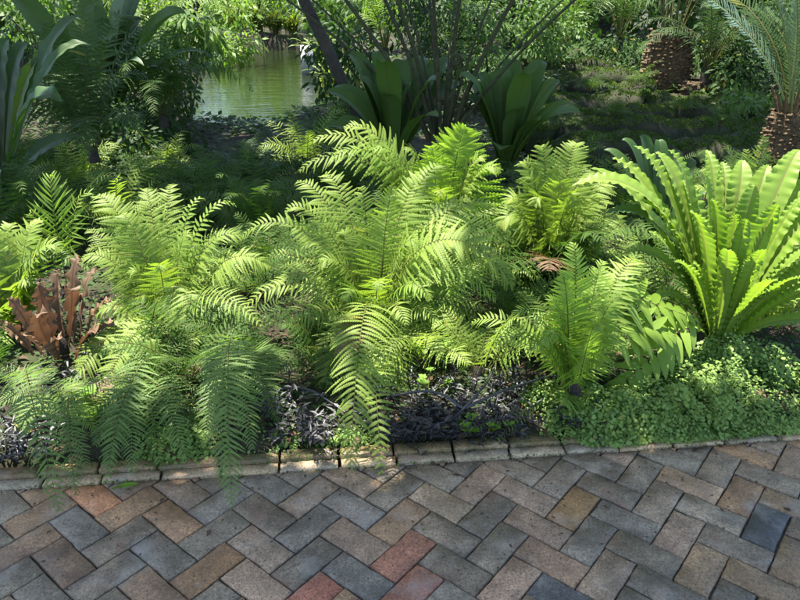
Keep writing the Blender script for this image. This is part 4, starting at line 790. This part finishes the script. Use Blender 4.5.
# far bank
for i, (lab, px, py, Yd, n, L, w, mt) in enumerate([
    ('clump of long bright blades on the far bank, left', 238, 44, 24.2, 90, 1.3, .03, 'shrub_bright'), ('clump of long bright blades on the far bank, below the palm', 258, 44, 24.0, 90, 1.2, .03, 'shrub_bright'), ('clump of arching blades on the far bank, middle', 276, 45, 23.9, 90, 1.1, .03, 'shrub'), ('clump of pale blades on the far bank beside the white wall', 294, 46, 23.8, 90, 1.0, .03, 'shrub_bright'),
    ('grassy clump on the right bank of the pond, in sun', 322, 62, 17.5, 90, 1.0, .025, 'shrub_bright'), ('grassy clump on the right bank below the teal barrel', 330, 82, 13.5, 70, .7, .02, 'shrub_bright'), ('tufted blades at the right bank, nearest the leaning stem', 338, 98, 11.6, 60, .55, .018, 'shrub'), ('clump of blades on the left bank of the far water', 222, 60, 19.0, 80, 1.0, .03, 'shrub')]):
    grass(lab, px, py, Yd, n, L, w, mt, 400+i, group=None)
for i, (lab, px, py, Yd, rx, rz, mt, nl, sz) in enumerate([
    ('sunlit bush on the far bank behind the blades, left', 228, 15, 26.5, 1.6, 1.4, 'shrub_bright', 1500, .26), ('sunlit bush on the far bank behind the blades, middle', 268, 8, 27.5, 1.6, 1.5, 'shrub_bright', 1500, .26), ('green bush at the right end of the far bank', 330, 18, 25.0, 1.2, 1.3, 'shrub', 1200, .24), ('mid green bush on the left bank of the far water', 205, 20, 18.0, 1.2, 1.2, 'shrub_bright', 1300, .18),
    ('green bush behind the white wall', 300, -4, 29.5, 1.9, 1.3, 'shrub_bright', 1500, .26)]):
    shrub(lab, px, py, Yd, rx, rz, mt, nl, sz, .4, 420+i)
c = P(303, 18, 25.6); root = empty('garden_wall', (c[0], c[1], .07), 'small white wall glimpsed on the far bank of the pond', 'wall')
MB().box((c[0], c[1], .07+.85), (.46, .14, 1.7)).build('wall_panel', M['white'], root); MB().box((c[0], c[1]-.02, 1.80), (.56, .24, .07)).build('coping', M['rock_grey'], root)
c = P(314, 34, 24.4); root = empty('barrel', (c[0], c[1], .07), 'teal barrel at the right end of the far bank', 'barrel')
MB().tube([[c[0], c[1], z] for z in (.05, .06, .3, .32, .55, .57, .75)], [.14, .15, .15, .16, .15, .15, .14], 18).build('barrel_body', M['teal'], root, smooth=True); MB().tube([[c[0], c[1], z] for z in (.75, .752, .78, .785)], [.02, .15, .15, .02], 18).build('lid', M['teal'], root)
c = P(308, 78, 16.2); o = MB().box((c[0], c[1], .18), (.26, .12, .62)).build('reflection_block', M['rock_grey'], origin=(c[0], c[1], -.1)); tag(o, 'short pale grey block in the pond standing in for the reflection of the white wall', 'reflection_block')  # solid block painted pale in place of the wall's mirror image on the water
# slab at near edge of pond
c = P(214, 134, 9.05); o = MB().box((c[0], c[1], -.02), (.62, .34, .09), .06).box((c[0]+.02, c[1]+.02, -.14), (.5, .26, .14), .06).build('stone_slab', M['slab'], origin=(c[0], c[1], -.2)); tag(o, 'flat dark stone slab at the near end of the pond', 'stone')

# mossy ledges on the right
def ledge(label, px0, px1, py, Yd, hgt, dep, seed):
    rg = np.random.default_rng(seed); a, b_ = P(px0, py, Yd), P(px1, py, Yd+.15); n = max(12, int(np.linalg.norm(b_-a)/.07)); rows = []
    prof = [(-.5, -1.6), (-.54, -.6), (-.42, -.12), (-.1, .05), (.3, .06), (.55, -.1), (.6, -1.6)]
    ph = rg.random(4)*6
    for k in range(n):
        u = k/(n-1); c = a+(b_-a)*u; s = min(1, (min(u, 1-u)*n/3+.25))
        for (q, z) in prof:
            rows.append([c[0]+rg.normal(0, .012), c[1]+q*dep*s+rg.normal(0, .02)+.05*math.sin(u*11+ph[0]), c[2]+z*hgt+(.14*hgt*math.sin(u*9+ph[1])+.10*hgt*math.sin(u*23+ph[2]))*(z > -1)+rg.normal(0, .012)])
    rows = np.array(rows); m = len(prof); f = [[i*m+j, (i+1)*m+j, (i+1)*m+j+1, i*m+j+1] for i in range(n-1) for j in range(m-1)]
    org = (float(a[0]+b_[0])/2, float(a[1]), float(a[2]-1.6*hgt)); root = empty('mossy_ledge', org, label, 'rock', None)
    MB().add(rows, f, var=.1).build('stone', M['rock_moss'], root, smooth=True)
    mm = int(n*190); i = rg.integers(0, n-1, mm); j = rg.integers(0, m-2, mm); j = np.where(rg.random(mm) < .93, rg.integers(2, 4, mm), j); w = rg.random((mm, 2, 1))
    g0 = rows.reshape(n, m, 3); p = (g0[i, j]*(1-w[:, 0])+g0[i+1, j]*w[:, 0])*(1-w[:, 1])+(g0[i, j+1]*(1-w[:, 0])+g0[i+1, j+1]*w[:, 0])*w[:, 1]
    mb = MB(); leaves(mb, p, rdir(mm, rg)+np.array([0, -.4, .45]), rdir(mm, rg), rg.uniform(.010, .028, mm), .55, rg=rg, var=np.clip(rg.normal(.35, .25, mm)+.25*np.sin(p[:, 0]*5), 0, 1.2)); o = mb.build('moss', M['moss'], root); o['kind'] = 'stuff'
for k, a in enumerate([('lowest mossy stone ledge behind the crimped fern', 540, 770, 138, 6.3, .22, .42), ('second mossy stone ledge from below', 525, 760, 121, 6.9, .20, .42), ('third mossy stone ledge from below', 535, 768, 107, 7.5, .20, .40), ('rounded mossy ledge under the thick scaly trunk', 645, 764, 97, 8.1, .24, .36), ('long dark mossy ledge left of the thick scaly trunk', 520, 648, 94, 8.1, .20, .40), ('fourth mossy ledge, left of the thick trunk foot', 525, 655, 82, 8.8, .20, .40), ('upper mossy ledge below the dark shrub', 530, 650, 71, 9.5, .20, .40), ('uppermost narrow mossy ledge at the left of the stack', 520, 615, 61, 10.3, .2, .40)]):
    ledge(*a, 500+k)
rg = np.random.default_rng(92)
for i, (px, py, Yd) in enumerate([(560, 128, 6.4), (615, 118, 7.0), (720, 126, 6.5), (590, 92, 8.2), (680, 112, 7.4), (640, 84, 8.9), (745, 100, 7.7), (545, 104, 7.6)]):
    q = P(px, py, Yd); clump('small dark fern growing on the mossy ledges', q, 9, rg.uniform(.22, .36), .08, 'fern_shade', T_LOBE_L, 16, 960+i, (.1, 1.0), group='small ferns on the mossy ledges', stub=.015)
# cycads
def scaly(root, c, h, r, top_r, seed, name='trunk', bulge=.12, size=.05):
    rg = np.random.default_rng(seed); core = MB(); zs = np.linspace(-.1, h, 10); rad = np.interp(zs, [-.1, h*.5, h], [r, r*(1+bulge), top_r])
    core.tube([[c[0], c[1], c[2]+z] for z in zs], rad*.93, 18, var=0.)
    nz = int(h/(size*.62)); k = 0
    for iz in range(nz):
        z = (iz+.5)/nz*h; rr = np.interp(z, [0, h*.5, h], [r, r*(1+bulge), top_r]); na = int(2*math.pi*rr/(size*.95))
        for ia in range(na):
            a = 2*math.pi*(ia+.5*(iz % 2))/na+rg.normal(0, .03); a += rg.normal(0, .05); n = np.array([math.cos(a), math.sin(a), 0]); t_ = np.array([-n[1], n[0], 0]); u = np.array([0, 0, 1.])
            p = np.array(c)+n*rr*.92+u*(z+rg.normal(0, size*.22)); s = size*.5*rg.uniform(.8, 1.1); o_ = size*.55*rg.uniform(.3, 1.5)
            v = [p-t_*s*1., p-u*s*.62, p+t_*s*1., p+u*s*.62, p+n*o_-t_*s*.5+u*s*.25, p+n*o_-u*s*.15, p+n*o_+t_*s*.5+u*s*.25, p+n*o_+u*s*.5]
            core.add(v, [[0, 1, 5, 4], [1, 2, 6, 5], [2, 3, 7, 6], [3, 0, 4, 7], [4, 5, 6, 7]], var=np.clip(rg.normal(.3, .25), 0, 1)+np.array([0, 0, 0, 0, .5, .5, .5, .5]))
    core.build(name, M['cycad_trunk'], root)
b = P(662, 95, 9.2); g = float(height(b[0], b[1])); root = empty('cycad', (b[0], b[1], g), 'cycad with a thick scaly barrel trunk on the ledges, frond stalks rising from its top', 'cycad')
top = P(662, 32, 9.2)[2]; scaly(root, (b[0], b[1], g), top-g, .29, .25, 1, size=.072, bulge=.04)
for k in range(16):
    a = 6.283*k/16+.2; e = rng.uniform(.5, 1.3); t0_ = np.array([b[0], b[1], top-.02]); tp = t0_+1.7*np.array([math.cos(a)*math.cos(e), math.sin(a)*math.cos(e), math.sin(e)])
    fr(root, M['fern_blue'], ringed(t0_, tp, .12), tp, arch=.5, lift=.2, wid=.2, n=44, tm=T_THIN, t0=.22, pw=.06, a0=25, a1=55, droop=.1, fold=20, rr=.012)
b = P(692, 98, 8.9); g = float(height(b[0], b[1])); root = empty('cycad_stump', (b[0], b[1], g), 'short pale yellow scaly stump at the right foot of the thick trunk', 'stump'); scaly(root, (b[0], b[1], g), max(.12, P(692, 80, 8.9)[2]-g), .2, .15, 2, size=.08)
b = P(775, 190, 5.5); g = float(height(b[0], b[1])); root = empty('cycad', (b[0], b[1], g), 'cycad at the right edge with blue green comb-like fronds over a brown shaggy trunk', 'cycad')
tz = P(778, 112, 5.5); scaly(root, (b[0], b[1], g), tz[2]-g, .17, .15, 3, size=.05)
t0_ = np.array([b[0]+.02, b[1], tz[2]-.02]); rg = np.random.default_rng(98)
for (px, py, dy, o) in [(636, -12, -.1, dict(arch=.24, lift=.12)), (782, -60, .3, dict(arch=.5)), (726, -40, -.2, dict(arch=.45, lift=.1)), (842, -30, .1, dict()), (870, 40, -.2, dict(lift=.25)), (760, -90, -.4, dict()), (820, -90, .6, dict()), (735, 20, .9, dict(lift=.25, mat='fern_blue')), (850, 90, -.3, dict(lift=.3)), (660, 10, .8, dict(lift=.3, mat='fern_blue'))]:
    mt = o.pop('mat', 'cycad'); tp = P(px, py, b[1]+dy)
    fr(root, M[mt], ringed(t0_, tp, .06), tp, wid=.215, n=60, tm=T_THIN, t0=.10, pw=.085, a0=22, a1=50, droop=.06, fold=10, rr=.011, jit=.5, face=1.1, rg=rg, prof=lambda q: np.minimum(1, .5+2*q)*np.maximum(0.06, 1-q)**.4, **{'arch': .5, 'lift': .08, **o})
for k in range(26):                                     # cut stalk ends at the crown
    a = rg.random()*6.28; d = np.array([math.cos(a)*.5, math.sin(a)*.5, 1.]); p = t0_+np.array([math.cos(a)*.09, math.sin(a)*.09, -.06]); l = rg.uniform(.10, .26)
    if k == 0: mb = MB()
    mb.tube([p, p+d*l*.5, p+d*l+[0, 0, .02]], [.014, .011, .007], 5, var=rg.random())
mb.build('old_stalks', M['cycad_trunk'], root)

# ================================================================== WOODS BEHIND, AND THE TREES THAT SHADE THE PATH
def tree(label, b, trunk_top, rad, crown, mat, nleaf, size, seed, branches=(), root=None, keep=None, lean=None):
    rg = np.random.default_rng(seed); g = float(height(b[0], b[1]))
    if root is None:
        root = empty('tree', (b[0], b[1], g), label, 'tree'); tt = np.array(trunk_top)
        MB().tube(bez(np.array([b[0], b[1], g-.1]), np.array([b[0]+.05, b[1], g+1.]), tt-[0, 0, 1.], tt, 16)+rg.normal(0, .012, (16, 3)), np.linspace(rad, rad*.55, 16), 10, var=np.repeat(rg.random(16), 10)).build('trunk', M['bark'], root)
    else: tt = np.array(trunk_top)
    allp = []; mbb = MB()
    for (c, r) in crown:
        c = np.array(c, float); r = np.array(r, float); mbb.tube(bez(tt, tt+(c-tt)*.3+[0, 0, .4], c-[0, 0, .2], c, 10), np.linspace(rad*.4, rad*.12, 10), 6, var=.3)
        n = int(nleaf/len(crown)); nc = 60; cc = rdir(nc, rg)*(rg.random(nc)**.45)[:, None]; p = c+(cc[rg.integers(0, nc, n)]+rdir(n, rg)*(rg.random(n)**.5*.30)[:, None])*r
        allp.append(p)
    mbb.build('limb', M['bark'], root)
    p = np.concatenate(allp)
    if keep is not None: p = p[keep(p)]
    p = p[p[:, 2] > 2.35] if keep is not None else p[p[:, 2] > height(p[:, 0], p[:, 1])+.2]
    n = len(p); mb = MB(); leaves(mb, p, rdir(n, rg)+np.array([0, 0, -.4]), rdir(n, rg)*.6+np.array([0, 0, 1.]), size*rg.uniform(.7, 1.2, n), .45, rg=rg, cup=.1); mb.build('crown', M[mat], root)
    return root
WOOD = [('tree at the far left of the wood behind the pond', -13, 24), ('slim tree left of the far palm', -9.5, 31), ('tree behind the far bank of the pond', -6.0, 33), ('tree behind the white wall', -2.2, 32), ('tree in the wood behind the leaning stem', .6, 19), ('tree in the wood behind the bare fern stalks', 2.6, 17.5), ('tree in the wood above the mossy ledges', 5.0, 18), ('tree in the wood behind the thick scaly trunk', 7.6, 16.5), ('tree at the right end of the wood', 10.2, 15), ('tree in the wood behind the light shrubs, left', -9.0, 14.5), ('tree at the left edge of the wood, nearest', -7.6, 11.2)]
for i, (lab, x, y) in enumerate(WOOD):
    r0 = np.random.default_rng(600+i); cr = [((x+r0.normal(0, .8), y+r0.normal(0, .6), z), (1.9, 1.5, .9)) for z in (.9, 2.0, 3.2, 4.6, 6.2, 7.6)]
    tree(lab, (x, y), (x+r0.normal(0, .3), y, 5.6), .16, cr, ['shrub', 'shrub_dark', 'shrub'][i % 3], 5600, .22, 600+i)
rg = np.random.default_rng(77)
n = 26000; x = rg.uniform(-34, 34, n); y = rg.uniform(21, 24, n)+np.abs(x)*-.12 + 14*(np.abs(x+4.0) < 4.5); z = rg.random(n)*6.5
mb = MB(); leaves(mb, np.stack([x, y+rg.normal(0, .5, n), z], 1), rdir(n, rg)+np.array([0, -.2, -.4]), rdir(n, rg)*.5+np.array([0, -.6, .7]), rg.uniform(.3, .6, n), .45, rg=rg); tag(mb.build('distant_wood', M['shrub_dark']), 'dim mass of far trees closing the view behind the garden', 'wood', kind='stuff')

# sun patches: unseen crowns are cut open to let sun onto chosen parts of the bed
def lit_at(gx, gy):
    gx = np.asarray(gx); f = lambda cx, cy, rx, ry: ((gx-cx)/rx)**2+((gy-cy)/ry)**2 < 1
    wob = .10*np.sin(gx*5.1+gy*3)+.08*np.sin(gx*11+1.7)
    band = (gy > kerb(gx)+.17-.02*sstep(.5, .9, gx)-.03*np.exp(-((gx-.2)/.4)**2)+wob*.6) & (gy < 4.0+wob*2) & (gx > -2.6) & (gx < 2.7) & ~f(.50, 2.95, .16, .30) & ~f(-.44, 2.70, .14, .32) & ~f(-.62, 3.75, .30, .22) & ~f(.95, 3.5, .25, .22)
    return band | f(-1.9, 4.3, .35, .5) | f(3.0, 5.4, 1.2, .9) | f(.1, 4.1, 1.0, .5) | f(-2.4, 6.0, .5, .6) | f(.1, 3.9, 1.5, .7) | (gy > 13.5) | f(3.3, 8.6, .7, .5) | f(-1.2, 6.4, .5, .4) | ((gy > 8) & (np.sin(gx*4.3+gy*2)*np.sin(gy*3.7-gx*1.3) > .52)) | f(-4.6, 9.6, .9, .8)
def keep(p):
    q = p-SUN*((p[:, 2]-.55)/SUN[2])[:, None]
    return ~lit_at(q[:, 0], q[:, 1])
CR1 = [((x, y, 5.4+.3*((k*7) % 3)), (1.7, 1.5, .55)) for k, (x, y) in enumerate([(-4.6, .4), (-2.4, .2), (-4.6, 2.4), (-2.6, 2.5), (-5.2, 4.6), (-4.8, 6.8), (-2.6, 6.6), (-3.4, 5.5), (-1.4, 5.3), (-1.2, 7.3), (-3.3, 8.6), (.6, 6.3)])]
CR2 = [((x, y, 5.4+.3*((k*5) % 3)), (1.7, 1.5, .55)) for k, (x, y) in enumerate([(-.4, .2), (1.8, .2), (-.5, 2.5), (1.7, 2.7), (3.6, 1.2), (3.8, 3.8), (3.8, 6.4), (2.0, 7.8), (.3, 1.4), (.7, 2.6), (-1.2, 1.6), (-3.4, 1.5), (2.4, 1.6)])]
tree('tall unseen shade tree outside the left of the view, crown shaped to shade the path', (-5.6, 4.2), (-5.0, 4.2, 4.2), .24, CR1, 'canopy', 30000, .26, 701, keep=keep)
tree('tall unseen shade tree outside the right of the view, crown shaped to shade the path', (6.4, 4.4), (5.6, 4.3, 4.2), .24, CR2, 'canopy', 29000, .26, 702, keep=keep)
tree(None, lean_top, lean_top, .10, [(lean_top+[0, .3, .6], (2.0, 1.9, .8)), (lean_top+[2.4, .9, .5], (2.0, 2.0, .8)), (lean_top+[1.2, 3.2, .8], (2.2, 2.0, .8))], 'canopy', 9000, .24, 703, root=lean_root, keep=keep)  # unseen crown added above the leaning stem for shade

# ================================================================== LIGHT
w = bpy.data.worlds.new('World'); sc.world = w; w.use_nodes = True; nt = w.node_tree; bg = nt.nodes['Background']; sky = nt.nodes.new('ShaderNodeTexSky'); sky.sky_type = 'NISHITA'; sky.sun_disc = False
el = math.asin(SUN[2]); sky.sun_elevation = el; sky.sun_rotation = math.atan2(SUN[0], SUN[1]); nt.links.new(sky.outputs[0], bg.inputs[0]); bg.inputs[1].default_value = .13
sl = bpy.data.lights.new('sun', 'SUN'); sl.energy = 5.0; sl.angle = R(.53); sl.color = (1, .95, .86); so = bpy.data.objects.new('sun', sl); col.objects.link(so)
from mathutils import Vector
so.rotation_euler = Vector(SUN).to_track_quat('Z', 'Y').to_euler(); so.location = (0, 0, 12)
sc.view_settings.view_transform = 'Standard'; sc.view_settings.look = 'None'; sc.view_settings.exposure = 2.4; sc.view_settings.gamma = 1
sc.view_settings.use_curve_mapping = False
sc.cycles.max_bounces = 8; sc.cycles.transmission_bounces = 6; sc.cycles.diffuse_bounces = 4
